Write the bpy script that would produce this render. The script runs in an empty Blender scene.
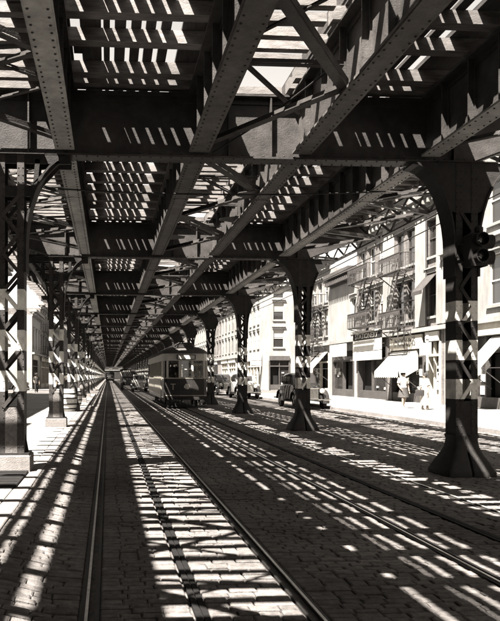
import bpy, bmesh, math, random
from mathutils import Vector, Matrix
R = math.radians
rnd = random.Random(7)
scene = bpy.context.scene
COL = scene.collection

# ------------------------------------------------------------------ camera
EYE = 1.55
cam_d = bpy.data.cameras.new("camera")
cam = bpy.data.objects.new("camera", cam_d)
COL.objects.link(cam)
cam.location = (0, 0, EYE)
cam.rotation_euler = (R(90), 0, R(-3.5))
cam_d.sensor_fit = 'HORIZONTAL'
cam_d.sensor_width = 36
cam_d.lens = 36 * 700 / 500
cam_d.shift_x = 0.198
cam_d.shift_y = 0.131
cam_d.clip_start = 0.05
cam_d.clip_end = 4000
scene.camera = cam

# ------------------------------------------------------------------ sky, sun, exposure
LDIR = Vector((0.42, 0.42, -1.0)).normalized()
elev = math.asin(-LDIR.z)
rot = math.atan2(-LDIR.x, -LDIR.y)
world = bpy.data.worlds.new("World")
scene.world = world
world.use_nodes = True
nt = world.node_tree
bg = nt.nodes["Background"]
sky = nt.nodes.new("ShaderNodeTexSky")
sky.sky_type = 'NISHITA'
sky.sun_disc = False
sky.sun_elevation = elev
sky.sun_rotation = rot
sky.dust_density = 1.0
sky.air_density = 1.0
bw = nt.nodes.new("ShaderNodeRGBToBW")
tint = nt.nodes.new("ShaderNodeMix")
tint.data_type = 'RGBA'
tint.blend_type = 'MULTIPLY'
tint.inputs[0].default_value = 1.0
tint.inputs[7].default_value = (1.0, 0.945, 0.88, 1)
nt.links.new(sky.outputs[0], bw.inputs[0])
nt.links.new(bw.outputs[0], tint.inputs[6])
nt.links.new(tint.outputs[2], bg.inputs[0])
bg.inputs[1].default_value = 0.05
sun_d = bpy.data.lights.new("sun", 'SUN')
sun_d.energy = 5.0
sun_d.angle = R(0.5)
sun_d.color = (1.0, 0.95, 0.88)
sun = bpy.data.objects.new("sun", sun_d)
COL.objects.link(sun)
sun.rotation_euler = (-LDIR).to_track_quat('Z', 'Y').to_euler()
sun.location = (-20, -20, 50)
vs = scene.view_settings
vs.view_transform = 'Standard'
vs.look = 'None'
vs.exposure = 3.15
vs.gamma = 1.0
scene.cycles.max_bounces = 6
scene.cycles.diffuse_bounces = 4


# ------------------------------------------------------------------ materials
def mat(name, col, rough=0.7, metal=0.0, var=0.25, scale=6.0, bump=0.0, bscale=40.0, spec=0.12, stretch=None, bricks=0.0):
    m = bpy.data.materials.new(name)
    m.use_nodes = True
    t = m.node_tree
    p = t.nodes["Principled BSDF"]
    p.inputs["Roughness"].default_value = rough
    p.inputs["Metallic"].default_value = metal
    p.inputs["Specular IOR Level"].default_value = spec
    geo = t.nodes.new("ShaderNodeNewGeometry")
    vec = geo.outputs["Position"]
    if stretch:
        mp = t.nodes.new("ShaderNodeMapping")
        mp.inputs["Scale"].default_value = stretch
        t.links.new(vec, mp.inputs[0])
        vec = mp.outputs[0]
    nz = t.nodes.new("ShaderNodeTexNoise")
    nz.inputs["Scale"].default_value = scale
    nz.inputs["Detail"].default_value = 6
    nz.inputs["Roughness"].default_value = 0.65
    t.links.new(vec, nz.inputs["Vector"])
    rp = t.nodes.new("ShaderNodeValToRGB")
    rp.color_ramp.elements[0].position = 0.3
    rp.color_ramp.elements[1].position = 0.7
    rp.color_ramp.elements[0].color = tuple(c * (1 - var) for c in col) + (1,)
    rp.color_ramp.elements[1].color = tuple(min(1, c * (1 + var)) for c in col) + (1,)
    t.links.new(nz.outputs[0], rp.inputs[0])
    oi = t.nodes.new("ShaderNodeObjectInfo")
    hv = t.nodes.new("ShaderNodeHueSaturation")
    ma = t.nodes.new("ShaderNodeMath")
    ma.operation = 'MULTIPLY_ADD'
    ma.inputs[1].default_value = var * 0.8
    ma.inputs[2].default_value = 1 - var * 0.4
    t.links.new(oi.outputs["Random"], ma.inputs[0])
    n3 = t.nodes.new("ShaderNodeTexNoise")
    n3.inputs["Scale"].default_value = 0.55
    n3.inputs["Detail"].default_value = 4
    n3.inputs["Distortion"].default_value = 0.6
    t.links.new(geo.outputs["Position"], n3.inputs["Vector"])
    mr = t.nodes.new("ShaderNodeMapRange")
    mr.inputs[1].default_value = 0.32
    mr.inputs[2].default_value = 0.68
    mr.inputs[3].default_value = 1 - var * 0.9
    mr.inputs[4].default_value = 1 + var * 0.6
    t.links.new(n3.outputs[0], mr.inputs[0])
    mm = t.nodes.new("ShaderNodeMath")
    mm.operation = 'MULTIPLY'
    t.links.new(ma.outputs[0], mm.inputs[0])
    t.links.new(mr.outputs[0], mm.inputs[1])
    t.links.new(mm.outputs[0], hv.inputs["Value"])
    t.links.new(rp.outputs[0], hv.inputs["Color"])
    out = hv.outputs[0]
    if bricks:
        sx = t.nodes.new("ShaderNodeSeparateXYZ")
        t.links.new(geo.outputs["Position"], sx.inputs[0])
        ad = t.nodes.new("ShaderNodeMath")
        t.links.new(sx.outputs[0], ad.inputs[0])
        t.links.new(sx.outputs[1], ad.inputs[1])
        cb = t.nodes.new("ShaderNodeCombineXYZ")
        t.links.new(ad.outputs[0], cb.inputs[0])
        t.links.new(sx.outputs[2], cb.inputs[1])
        bt = t.nodes.new("ShaderNodeTexBrick")
        bt.inputs["Scale"].default_value = 1.0
        bt.inputs["Brick Width"].default_value = 0.22
        bt.inputs["Row Height"].default_value = 0.075
        bt.inputs["Mortar Size"].default_value = 0.008
        bt.inputs["Color1"].default_value = (1, 1, 1, 1)
        bt.inputs["Color2"].default_value = (1 - bricks, 1 - bricks, 1 - bricks, 1)
        bt.inputs["Mortar"].default_value = (1 - bricks * .8,) * 3 + (1,)
        t.links.new(cb.outputs[0], bt.inputs["Vector"])
        mxb = t.nodes.new("ShaderNodeMix")
        mxb.data_type = 'RGBA'
        mxb.blend_type = 'MULTIPLY'
        mxb.inputs[0].default_value = 1.0
        t.links.new(out, mxb.inputs[6])
        t.links.new(bt.outputs[0], mxb.inputs[7])
        out = mxb.outputs[2]
    t.links.new(out, p.inputs["Base Color"])
    if bump:
        n2 = t.nodes.new("ShaderNodeTexNoise")
        n2.inputs["Scale"].default_value = bscale
        n2.inputs["Detail"].default_value = 5
        t.links.new(vec, n2.inputs["Vector"])
        b = t.nodes.new("ShaderNodeBump")
        b.inputs["Strength"].default_value = bump
        b.inputs["Distance"].default_value = 0.02
        t.links.new(n2.outputs[0], b.inputs["Height"])
        t.links.new(b.outputs[0], p.inputs["Normal"])
    return m


def banded(name, dark, light, z0=1.19, per=0.61, w=0.31, top=2.74):
    """steel paint with three worn whitewashed bands, measured up from the object's own base"""
    m = mat(name, dark, rough=0.55, var=0.3, scale=9, bump=0.25, bscale=60)
    t = m.node_tree
    p = t.nodes["Principled BSDF"]
    src = p.inputs["Base Color"].links[0].from_socket
    tc = t.nodes.new("ShaderNodeTexCoord")
    sx = t.nodes.new("ShaderNodeSeparateXYZ")
    t.links.new(tc.outputs["Object"], sx.inputs[0])

    def mth(op, a, b=None):
        n = t.nodes.new("ShaderNodeMath")
        n.operation = op
        for i, v in enumerate((a, b)):
            if v is None:
                continue
            if isinstance(v, (int, float)):
                n.inputs[i].default_value = v
            else:
                t.links.new(v, n.inputs[i])
        return n.outputs[0]
    z = sx.outputs[2]
    f = mth('FRACT', mth('DIVIDE', mth('SUBTRACT', z, z0), per))
    msk = mth('MULTIPLY', mth('LESS_THAN', f, w / per), mth('MULTIPLY', mth('GREATER_THAN', z, z0), mth('LESS_THAN', z, top)))
    nz = t.nodes.new("ShaderNodeTexNoise")
    nz.inputs["Scale"].default_value = 7
    nz.inputs["Detail"].default_value = 8
    g = t.nodes.new("ShaderNodeNewGeometry")
    t.links.new(g.outputs["Position"], nz.inputs["Vector"])
    rp = t.nodes.new("ShaderNodeValToRGB")
    rp.color_ramp.elements[0].position = 0.25
    rp.color_ramp.elements[1].position = 0.55
    rp.color_ramp.elements[0].color = tuple(c * 0.55 for c in light) + (1,)
    rp.color_ramp.elements[1].color = light + (1,)
    t.links.new(nz.outputs[0], rp.inputs[0])
    mx = t.nodes.new("ShaderNodeMix")
    mx.data_type = 'RGBA'
    t.links.new(msk, mx.inputs[0])
    t.links.new(src, mx.inputs[6])
    t.links.new(rp.outputs[0], mx.inputs[7])
    t.links.new(mx.outputs[2], p.inputs["Base Color"])
    return m


def g(v, w=1.0):          # warm print grey
    return (v, v * (0.97 if v > 0.15 else 0.92), v * (0.92 if v > 0.15 else 0.875))


M = dict(
    steel=mat("old_steel_paint", g(0.046), 0.5, 0.0, 0.35, 5, 0.3, 50),
    flange=mat("bounce_lit_flange", g(0.27), 0.6, 0, 0.3, 6, 0.3, 50),  # pale colour stands in for light bounced up from the sidewalk
    flange2=mat("dim_bounce_flange", g(0.095), 0.6, 0, 0.3, 6, 0.3, 50),  # weaker ground bounce under the middle girders, put into the colour
    rivet=mat("rivet_steel", g(0.03), 0.5),
    column=banded("column_paint", g(0.022), (0.66, 0.64, 0.59)),
    columnl=banded("sunlit_left_column_paint", g(0.04), (0.7, 0.68, 0.63)),  # steel tone lifted above the right row to carry sunlight
    shoe=mat("sunlit_base_tone", g(0.13), 0.8, 0, 0.4, 14, 0.5, 50),  # sunlight on the left column feet put into a lighter colour
    iron=mat("cast_iron", g(0.02), 0.5, 0.0, 0.3, 9, 0.3, 60),
    timber=mat("weathered_timber", g(0.15), 0.85, 0, 0.4, 4, 0.4, 30, stretch=(1, 6, 6)),
    board=mat("deck_board_timber", g(0.05), 0.85, 0, 0.35, 4, 0.4, 30, stretch=(8, 1, 8)),
    block=mat("granite_block", g(0.1), 0.8, 0, 0.4, 14, 0.5, 70, spec=0.06),
    joint=mat("road_dirt", g(0.07), 0.85, 0, 0.4, 8, 0.5, 50),
    flag=mat("flagstone", g(0.165), 0.8, 0, 0.18, 2.5, 0.3, 40),
    walk=mat("walk_bed", g(0.13), 0.9, 0, 0.2, 3),
    kerb=mat("kerb_granite", g(0.15), 0.75, 0, 0.25, 12, 0.4, 60),
    rail=mat("rail_iron", g(0.035), 0.6, 0.0, 0.3, 20, 0.2, 80),
    slot=mat("slot_iron", g(0.007), 0.85, 0.0, 0.3, 20, 0.2, 80),
    railtop=mat("polished_rail_glint", g(0.6), 0.3, 0.6, 0.2, 12),  # polished steel; bright half-metallic colour also carries the rail glint
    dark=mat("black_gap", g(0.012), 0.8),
    earth=mat("ground_dirt", g(0.14), 0.9, 0, 0.3, 0.5),
    glass=mat("dark_glass", g(0.02), 0.06, 0, 0.1, 2, spec=0.6),
    white=mat("white_paint", (0.38, 0.365, 0.335), 0.6, 0, 0.1, 3),
    cream=mat("cream_paint", (0.33, 0.305, 0.26), 0.4, 0, 0.12, 4),
    stone=mat("pale_stone", g(0.18), 0.8, 0, 0.22, 2.5, 0.3, 20, stretch=(2, 2, .4)),
    brick=mat("pale_brick", g(0.145), 0.85, 0, 0.3, 3, 0.4, 25, stretch=(2, 2, .4), bricks=.35),
    brick2=mat("grey_brick", g(0.15), 0.85, 0, 0.25, 3, 0.4, 25, bricks=.4),
    plaster=mat("white_plaster", g(0.19), 0.8, 0, 0.2, 2.2, 0.2, 15, stretch=(2, 2, .3)),
    endblack=mat("street_end_black", g(0.018), 0.9),  # near-black colour stands in for shade at the far street end
    trim=mat("dark_trim", g(0.05), 0.6),
    iron2=mat("fire_escape_iron", g(0.045), 0.55),
    roofing=mat("roof_tar", g(0.06), 0.9),
    canvas=mat("awning_canvas", (0.27, 0.258, 0.235), 0.85, 0, 0.08, 5),
    black=mat("black_enamel", g(0.018), 0.18, 0, 0.2, 3, spec=0.5),
    lightcar=mat("pale_enamel", g(0.3), 0.25, 0, 0.08, 3, spec=0.5),
    chrome=mat("bright_metal", g(0.6), 0.2, 1.0, 0.1, 5),
    tyre=mat("tyre_rubber", g(0.025), 0.8),
    traction=mat("streetcar_red_paint", g(0.025), 0.3, 0, 0.2, 4),
    skin=mat("skin", (0.20, 0.15, 0.12), 0.6, 0, 0.05),
    hair=mat("hair", g(0.03), 0.6),
    cloth_w=mat("white_cloth", (0.45, 0.42, 0.37), 0.9, 0, 0.06, 12),
    cloth_g=mat("grey_cloth", g(0.09), 0.9, 0, 0.1, 12),
    skirt=mat("tweed_skirt", g(0.045), 0.9, 0, 0.4, 30),
    cloth_d=mat("dark_cloth", g(0.03), 0.9),
    barrel=mat("whitewashed_staves", g(0.45), 0.75, 0, 0.2, 6),
    goods=mat("shop_goods", g(0.35), 0.8, 0, 0.5, 8),
    cable=mat("black_cable", g(0.015), 0.6),
)


def clear_glass():
    m = bpy.data.materials.new("window_glass")
    m.use_nodes = True
    t = m.node_tree
    t.nodes.remove(t.nodes["Principled BSDF"])
    tr = t.nodes.new("ShaderNodeBsdfTransparent")
    tr.inputs[0].default_value = (.75, .74, .72, 1)
    gl = t.nodes.new("ShaderNodeBsdfGlossy")
    gl.inputs["Roughness"].default_value = .04
    fr = t.nodes.new("ShaderNodeFresnel")
    fr.inputs[0].default_value = 1.5
    mx = t.nodes.new("ShaderNodeMixShader")
    t.links.new(fr.outputs[0], mx.inputs[0])
    t.links.new(tr.outputs[0], mx.inputs[1])
    t.links.new(gl.outputs[0], mx.inputs[2])
    t.links.new(mx.outputs[0], t.nodes["Material Output"].inputs[0])
    return m
M['clear'] = clear_glass()


# ------------------------------------------------------------------ mesh builder
class MB:
    def __init__(s):
        s.v, s.f = [], []
        s.T = None
        s.smooth = False

    def add(s, vs, fs):
        o = len(s.v)
        if s.T is not None:
            vs = [tuple(s.T @ Vector(p)) for p in vs]
        s.v += [tuple(p) for p in vs]
        s.f += [tuple(i + o for i in f) for f in fs]

    def box(s, x0, x1, y0, y1, z0, z1, sk=0.0):
        s.add([(x0, y0, z0), (x1, y0 + sk, z0), (x1, y1 + sk, z0), (x0, y1, z0), (x0, y0, z1), (x1, y0 + sk, z1), (x1, y1 + sk, z1), (x0, y1, z1)],
              [(0, 3, 2, 1), (4, 5, 6, 7), (0, 1, 5, 4), (1, 2, 6, 5), (2, 3, 7, 6), (3, 0, 4, 7)])

    def block(s, x0, x1, y0, y1, z0, z1, c=0.012):      # box with chamfered top, open bottom
        vs = []
        for (i, z) in ((0, z0), (0, z1 - c * 0.7), (c, z1)):
            vs += [(x0 + i, y0 + i, z), (x1 - i, y0 + i, z), (x1 - i, y1 - i, z), (x0 + i, y1 - i, z)]
        fs = []
        for r in (0, 4):
            for k in range(4):
                a, b = r + k, r + (k + 1) % 4
                fs.append((a, b, b + 4, a + 4))
        fs.append((8, 9, 10, 11))
        s.add(vs, fs)

    def beam(s, p, q, w, h, up=(0, 0, 1)):
        p, q = Vector(p), Vector(q)
        d = (q - p).normalized()
        u = Vector(up)
        sd = d.cross(u)
        if sd.length < 1e-5:
            sd = d.cross(Vector((1, 0, 0)))
        sd.normalize()
        n = sd.cross(d).normalized()
        vs = []
        for c in (p, q):
            for a, b in ((-1, -1), (1, -1), (1, 1), (-1, 1)):
                vs.append(tuple(c + sd * (a * w / 2) + n * (b * h / 2)))
        s.add(vs, [(0, 1, 2, 3), (7, 6, 5, 4), (0, 4, 5, 1), (1, 5, 6, 2), (2, 6, 7, 3), (3, 7, 4, 0)])

    def prism(s, poly, d0, d1, axis='y'):
        """poly in the two other axes, extruded along axis"""
        n = len(poly)

        def P(a, b, d):
            return {'y': (a, d, b), 'x': (d, a, b), 'z': (a, b, d)}[axis]
        vs = [P(a, b, d0) for a, b in poly] + [P(a, b, d1) for a, b in poly]
        fs = [tuple(range(n)), tuple(range(2 * n - 1, n - 1, -1))]
        for k in range(n):
            j = (k + 1) % n
            fs.append((k, k + n, j + n, j))
        s.add(vs, fs)

    def loft(s, rings, cap=True, close=True):
        n = len(rings[0])
        vs = [p for r in rings for p in r]
        fs = []
        for i in range(len(rings) - 1):
            for k in range(n if close else n - 1):
                j = (k + 1) % n
                fs.append((i * n + k, i * n + j, (i + 1) * n + j, (i + 1) * n + k))
        if cap:
            fs.append(tuple(range(n - 1, -1, -1)))
            fs.append(tuple((len(rings) - 1) * n + k for k in range(n)))
        s.add(vs, fs)

    def tube(s, pts, r, n=8, cap=True):
        pts = [Vector(p) for p in pts]
        rings = []
        for i, p in enumerate(pts):
            d = (pts[min(i + 1, len(pts) - 1)] - pts[max(i - 1, 0)]).normalized()
            a = d.cross(Vector((0, 0, 1)))
            if a.length < 1e-3:
                a = d.cross(Vector((1, 0, 0)))
            a.normalize()
            b = a.cross(d)
            rr = r[i] if isinstance(r, (list, tuple)) else r
            rings.append([tuple(p + (a * math.cos(t) + b * math.sin(t)) * rr) for t in (2 * math.pi * k / n for k in range(n))])
        s.loft(rings, cap)

    def lathe(s, prof, c=(0, 0, 0), n=16, axis='z', sx=1.0):
        rings = []
        for r, h in prof:
            ring = []
            for k in range(n):
                t = 2 * math.pi * k / n
                a, b = r * math.cos(t) * sx, r * math.sin(t)
                q = {'z': (a, b, h), 'y': (a, h, b), 'x': (h, a, b)}[axis]
                ring.append((c[0] + q[0], c[1] + q[1], c[2] + q[2]))
            rings.append(ring)
        s.loft(rings)

    def mesh(s, name):
        me = bpy.data.meshes.new(name)
        me.from_pydata(s.v, [], s.f)
        bm = bmesh.new()
        bm.from_mesh(me)
        bmesh.ops.recalc_face_normals(bm, faces=bm.faces)
        bm.to_mesh(me)
        bm.free()
        if s.smooth:
            me.polygons.foreach_set("use_smooth", [True] * len(me.polygons))
            try:
                me.set_sharp_from_angle(angle=R(40))
            except Exception:
                pass
        me.update()
        return me

    def build(s, name, m, parent=None, loc=(0, 0, 0), rz=0.0):
        return link(name, s.mesh(name), m, parent, loc, rz)


def link(name, me, m=None, parent=None, loc=(0, 0, 0), rz=0.0):
    o = bpy.data.objects.new(name, me)
    if m is not None and not me.materials:
        me.materials.append(m)
    COL.objects.link(o)
    o.parent = parent
    o.location = loc
    o.rotation_euler = (0, 0, rz)
    return o


def thing(name, label, cat, loc=(0, 0, 0), rz=0.0, group=None):
    o = bpy.data.objects.new(name, None)
    COL.objects.link(o)
    o.location = loc
    o.rotation_euler = (0, 0, rz)
    o['label'] = label
    o['category'] = cat
    if group:
        o['group'] = group
    return o


KIDS = {}


def copy_tree(o, parent=None):
    c = o.copy()
    COL.objects.link(c)
    c.parent = parent
    for ch in list(o.children):
        copy_tree(ch, c)
    return c


def struct(o):
    o['kind'] = 'structure'
    return o


def stuff(o):
    o['kind'] = 'stuff'
    return o


def scatter(name, m, boxes, parent, limit=296, joined=None, ymin=4.0, chamfer=False, skew=0.0):
    """boxes (x0,x1,y0,y1,z0,z1): the nearest in view are parts of their own, the rest one joined part"""
    vis = sorted([b for b in boxes if b[3] > ymin], key=lambda b: b[2])
    near, far = vis[:limit], vis[limit:] + [b for b in boxes if b[3] <= ymin]
    cache = {}
    for b in near:
        dx, dy, dz = b[1] - b[0], b[3] - b[2], b[5] - b[4]
        key = (round(dx, 3), round(dy, 3), round(dz, 3))
        if key not in cache:
            mb = MB()
            (mb.block if chamfer else mb.box)(-dx / 2, dx / 2, -dy / 2, dy / 2, -dz / 2, dz / 2)
            cache[key] = mb.mesh(name)
        o = link(name, cache[key], m, parent, ((b[0] + b[1]) / 2, (b[2] + b[3]) / 2, (b[4] + b[5]) / 2), skew * rnd.uniform(-1, 1))
    if far:
        mb = MB()
        for b in far:
            (mb.block(*b) if chamfer else mb.box(*b, sk=skew * rnd.uniform(-1, 1) * (b[1] - b[0])))
        stuff(mb.build(joined or name, m, parent))


_txt = {}


def lettering(text, size, m, parent, loc, rot, depth=0.01, name="lettering", sx=1.0):
    cu = bpy.data.curves.new("lettering", 'FONT')
    cu.body = text
    cu.size = size
    cu.extrude = depth
    cu.align_x = 'CENTER'
    cu.align_y = 'CENTER'
    cu.resolution_u = 2
    t = bpy.data.objects.new("lettering_tmp", cu)
    COL.objects.link(t)
    dg = bpy.context.evaluated_depsgraph_get()
    me = bpy.data.meshes.new_from_object(t.evaluated_get(dg))
    bpy.data.objects.remove(t)
    me.materials.clear()
    o = link(name, me, m, parent, loc)
    o.rotation_euler = rot
    o.scale = (sx, 1, 1)
    return o


# ================================================================== GROUND
KL, KR = -1.0, 10.3           # kerb lines
gm = MB()
gm.box(-1500, 1500, -300, 3000, -0.6, -0.08)
struct(gm.build("ground", M['earth']))
rm = MB()
NEAR_END = 34.0
rm.add([(KL - .4, -30, -.025), (KR + .4, -30, -.025), (KR + .4, NEAR_END, -.025), (KL - .4, NEAR_END, -.025),
        (KL - .4, NEAR_END + .3, 0), (KR + .4, NEAR_END + .3, 0), (KR + .4, 300, 0), (KL - .4, 300, 0)],
       [(0, 1, 2, 3), (3, 2, 5, 4), (4, 5, 6, 7)])
rm.add([(-60, 57.2, -.004), (KL - .4, 57.2, -.004), (KL - .4, 73.2, -.004), (-60, 73.2, -.004)], [(0, 1, 2, 3)])
rm.add([(KR + .4, 57.2, -.004), (70, 57.2, -.004), (70, 73.2, -.004), (KR + .4, 73.2, -.004)], [(0, 1, 2, 3)])
road = struct(rm.build("road", M['block']))
# block relief on the far road is left to the material
t = M['block'].node_tree

# rails and slots: (x centre, kind)
TR = [(-0.11, 0.66, 1.34), (2.97, 3.70, 4.42)]
TR = [(-0.11, 0.61, 1.34), (2.97, 3.70, 4.42)]
gaps = []
for a, s_, b in TR:
    gaps += [(a - .075, a + .055), (s_ - .05, s_ + .05), (b - .055, b + .075)]
segs = []
x = KL
for (p, q) in gaps:
    segs.append((x, p))
    x = q
segs.append((x, KR))
def camber(x):                 # the paving rises gently to meet the left kerb
    f = max(0.0, min(1.0, (-.25 - x) / .7))
    return .122 * f * f * (3 - 2 * f)
def sett(mb, b, c, ox=0.0, oy=0.0):
    o = len(mb.v)
    w = rnd.uniform(-.006, .006)
    mb.block(b[0] - ox, b[1] - ox, b[2] - oy, b[3] - oy, b[4], b[5], c)
    for i in range(o, len(mb.v)):
        v = mb.v[i]
        mb.v[i] = (v[0], v[1], v[2] + camber(v[0] + ox) + (w if i - o in (4, 5, 8, 9) else 0))
blocks = []
y = 3.6
rowi = 0
while y < NEAR_END - .1:
    cw = rnd.uniform(.085, .11)
    for (xa, xb) in segs:
        x = xa + .006
        end = xb - .006
        while x < end - .02:
            L = rnd.uniform(.13, .22)
            if end - (x + L) < .12:
                L = end - x
            dz = rnd.uniform(-.009, .004)
            blocks.append((x, x + L - .008, y, y + cw - .008, -.03, dz))
            x += L
    y += cw
# nearest, largest blocks inside the frame first
def in_view(b):
    cx, cy = (b[0] + b[1]) / 2, (b[2] + b[3]) / 2
    u = 108 + 700 * cx / (cy * .998 + cx * .061)
    return 0 < u < 500 and cy > 4.35
vis = [b for b in blocks if in_view(b)]
vis.sort(key=lambda b: b[2])
nearset = set(vis[:298])
cache = {}
for b in vis[:298]:
    mb = MB()
    cx, cy = (b[0] + b[1]) / 2, (b[2] + b[3]) / 2
    sett(mb, b, .011, cx, cy)
    o = mb.build("paving_block", M['block'], road, (cx, cy, 0))
    o.rotation_euler = (rnd.uniform(-.015, .015), rnd.uniform(-.008, .008), rnd.uniform(-.012, .012))
mb = MB()
for b in blocks:
    if b not in nearset:
        sett(mb, b, .011)
o = stuff(mb.build("paving_blocks", M['block'], road))

# streetcar tracks
for ti, (a, s_, b) in enumerate(TR):
    tr = thing("streetcar_track", ["steel streetcar rails and conduit slot set in paving straight ahead of camera",
                                   "steel streetcar rails and conduit slot in paving that the streetcar stands on"][ti],
               "tram track", (a + .72, 10, 0), group="streetcar tracks in the roadway")
    ox = a + .72
    for xr, sg in ((a, -1), (b, 1)):
        r = MB()                                   # wide flat flange plate, groove, polished running head
        y0, y1 = -40, 290
        lo = xr - .125 if sg < 0 else xr + .0
        r.box(xr + (-.07 if sg < 0 else .02), xr + (-.02 if sg < 0 else .07), y0, y1, -.05, -.003)
        r.box(xr + (.02 if sg < 0 else -.052), xr + (.052 if sg < 0 else -.02), y0, y1, -.05, -.004)
        r.box(xr - .02, xr + .02, y0, y1, -.05, -.035)
        r.T = None
        ro = r.build("rail", M['rail'], tr, (-ox, -10, 0))
        h = MB()
        h.box(xr + (-.042 if sg < 0 else .022), xr + (-.022 if sg < 0 else .042), y0, y1, -.002, .006)
        h.build("running_head", M['railtop'], ro)
    for sg in (-1, 1):
        r = MB()
        r.box(s_ + (.004 if sg > 0 else -.045), s_ + (.045 if sg > 0 else -.004), -40, 290, -.05, .002)
        r.build("slot_rail", M['slot'], tr, (-ox, -10, 0))

    r = MB()
    r.box(s_ - .0035, s_ + .0035, -40, 290, -.05, -.012)
    r.build("slot_floor", M['dark'], tr, (-ox, -10, 0))
# sidewalks, kerbs, flagstones
def sidewalk(x0, x1, kx, y0, y1, label):
    s = MB()
    s.box(x0, x1, y0, y1, -.2, .095)
    sw = struct(s.build("sidewalk", M['walk']))
    ks = []
    y = y0
    while y < y1 - .3:
        L = min(rnd.uniform(1.3, 1.9), y1 - y)
        ks.append((kx[0], kx[1], y + .006, y + L - .006, -.2, .13 + rnd.uniform(-.006, .006)))
        y += L
    scatter("kerbstone", M['kerb'], ks, sw, 200, "kerbstones", chamfer=True)
    fl = []
    nx = max(1, round(abs(x1 - x0) / 1.55))
    w = (x1 - x0) / nx
    y = y0
    while y < y1 - .3:
        L = min(rnd.choice((1.5, 1.8, 2.1)), y1 - y)
        for i in range(nx):
            fl.append((x0 + i * w + .008, x0 + (i + 1) * w - .008, y + .008, y + L - .008, .05, .13 + rnd.uniform(-.004, .004)))
        y += L
    scatter("flagstone", M['flag'], fl, sw, 180, "flagstones", chamfer=True, ymin=8)
    return sw

sidewalk(-8.0, KL - .2, (KL - .2, KL), -20, 57.2, "")
sidewalk(-8.0, KL - .2, (KL - .2, KL), 73.2, 290, "")
sidewalk(KR + .3, 16.5, (KR, KR + .3), -20, 57.2, "")
sidewalk(KR + .3, 16.5, (KR, KR + .3), 73.2, 290, "")

# ================================================================== ELEVATED RAILWAY
Y0, BAY = 10.74, 9.05
KMIN, KMAX = -4, 27
CL, CR = -1.45, 5.57
GX = [(-.65, .29), (1.38, .32), (2.96, .30), (4.99, .30)]
el = thing("elevated_railway", "dark riveted steel elevated railway deck roofing the whole street", "elevated railway", (2.06, Y0, 4.88))
OX, OY, OZ = -2.06, -Y0, -4.88
class Off:
    pass
def elp(mb, name, m, loc=(0, 0, 0)):
    return mb.build(name, m, el, (loc[0] + OX, loc[1] + OY, loc[2] + OZ))
# frame that keeps world coordinates for scatter()
def shift_boxes(bs):
    return [(b[0] + OX, b[1] + OX, b[2] + OY, b[3] + OY, b[4] + OZ, b[5] + OZ) for b in bs]

# longitudinal girders
gmesh = []
for (gx, w) in GX:
    m_ = MB()
    m_.box(-.011, .011, .012, BAY - .012, 4.982, 5.849)
    m_.box(-w / 2, w / 2, .17, BAY - .17, 5.85, 5.88)
    for sg in (-1, 1):                        # flange angles
        m_.box(sg * .013 if sg > 0 else -.033, .033 if sg > 0 else -.013, .17, BAY - .17, 4.982, 5.07)
        m_.box(sg * .013 if sg > 0 else -.033, .033 if sg > 0 else -.013, .17, BAY - .17, 5.76, 5.848)
    n = 12
    for i in range(1, n):
        yy = i * BAY / n
        m_.box(-.11, -.035, yy - .012, yy + .012, 4.983, 5.848)
        m_.box(.035, .11, yy - .012, yy + .012, 4.983, 5.848)
        m_.box(-.034, .034, yy - .05, yy + .05, 5.072, 5.758)
    f_ = MB()                                 # bottom flange and its cover plate with a joint
    f_.box(-w / 2, w / 2, .17, BAY - .17, 4.95, 4.98)
    f_.box(-w / 2 + .015, w / 2 - .015, 2.6, 6.2, 4.936, 4.949)
    gmesh.append((m_.mesh("longitudinal_girder"), f_.mesh("bottom_flange")))
cg = MB()
cg.box(-1.62, 5.76, -.011, .011, 4.912, 5.84)
cg.box(-1.7, 5.84, -.15, .15, 4.88, 4.91)
cg.box(-1.62, 5.76, -.13, .13, 5.842, 5.87)
for sg in (-1, 1):
    cg.box(-1.62, 5.76, *(sorted((sg * .013, sg * .035))), 4.912, 5.0)
    cg.box(-1.62, 5.76, *(sorted((sg * .013, sg * .035))), 5.75, 5.84)
for xs in (-1.2, 1.85, 2.5, 5.4):
    for sg in (-1, 1):
        cg.box(xs - .012, xs + .012, *(sorted((sg * .036, sg * .12))), 4.912, 5.84)
for (xa, xb) in ((-1.62, -3.6), (5.76, 7.5)):       # tapering cantilever arms
    cg.prism([(xa, 4.93), (xa, 5.84), (xb, 5.84), (xb, 5.6)], -.012, .012)
    cg.beam((xa, 0, 4.92), (xb, 0, 5.59), .2, .025)
    cg.box(min(xa, xb), max(xa, xb), -.1, .1, 5.842, 5.865)
cgm = cg.mesh("cross_girder")
for k in range(KMIN, KMAX + 1):
    yk = Y0 + BAY * k
    link("cross_girder", cgm, M['steel'], el, (OX, yk + OY, OZ))
    for i, (gx, w) in enumerate(GX):
        lg = link("longitudinal_girder", gmesh[i][0], M['steel'], el, (gx + OX, yk + OY, OZ))
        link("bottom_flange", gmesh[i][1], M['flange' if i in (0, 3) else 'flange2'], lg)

# outer lattice girders
lm = MB()
lm.box(-.06, .06, .02, BAY - .02, 5.18, 5.22)
lm.box(-.07, .07, .02, BAY - .02, 5.83, 5.875)
n = 8
for i in range(n):
    ya, yb = .1 + i * (BAY - .2) / n, .1 + (i + 1) * (BAY - .2) / n
    lm.beam((.02, ya, 5.22), (.02, yb, 5.83), .07, .014, up=(1, 0, 0))
    lm.beam((-.02, ya, 5.83), (-.02, yb, 5.22), .07, .014, up=(1, 0, 0))
lmm = lm.mesh("lattice_girder")
for k in range(KMIN, KMAX):
    for xg in (-2.55, 7.2):
        link("lattice_girder", lmm, M['steel'], el, (xg + OX, Y0 + BAY * k + OY, OZ))

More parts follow.
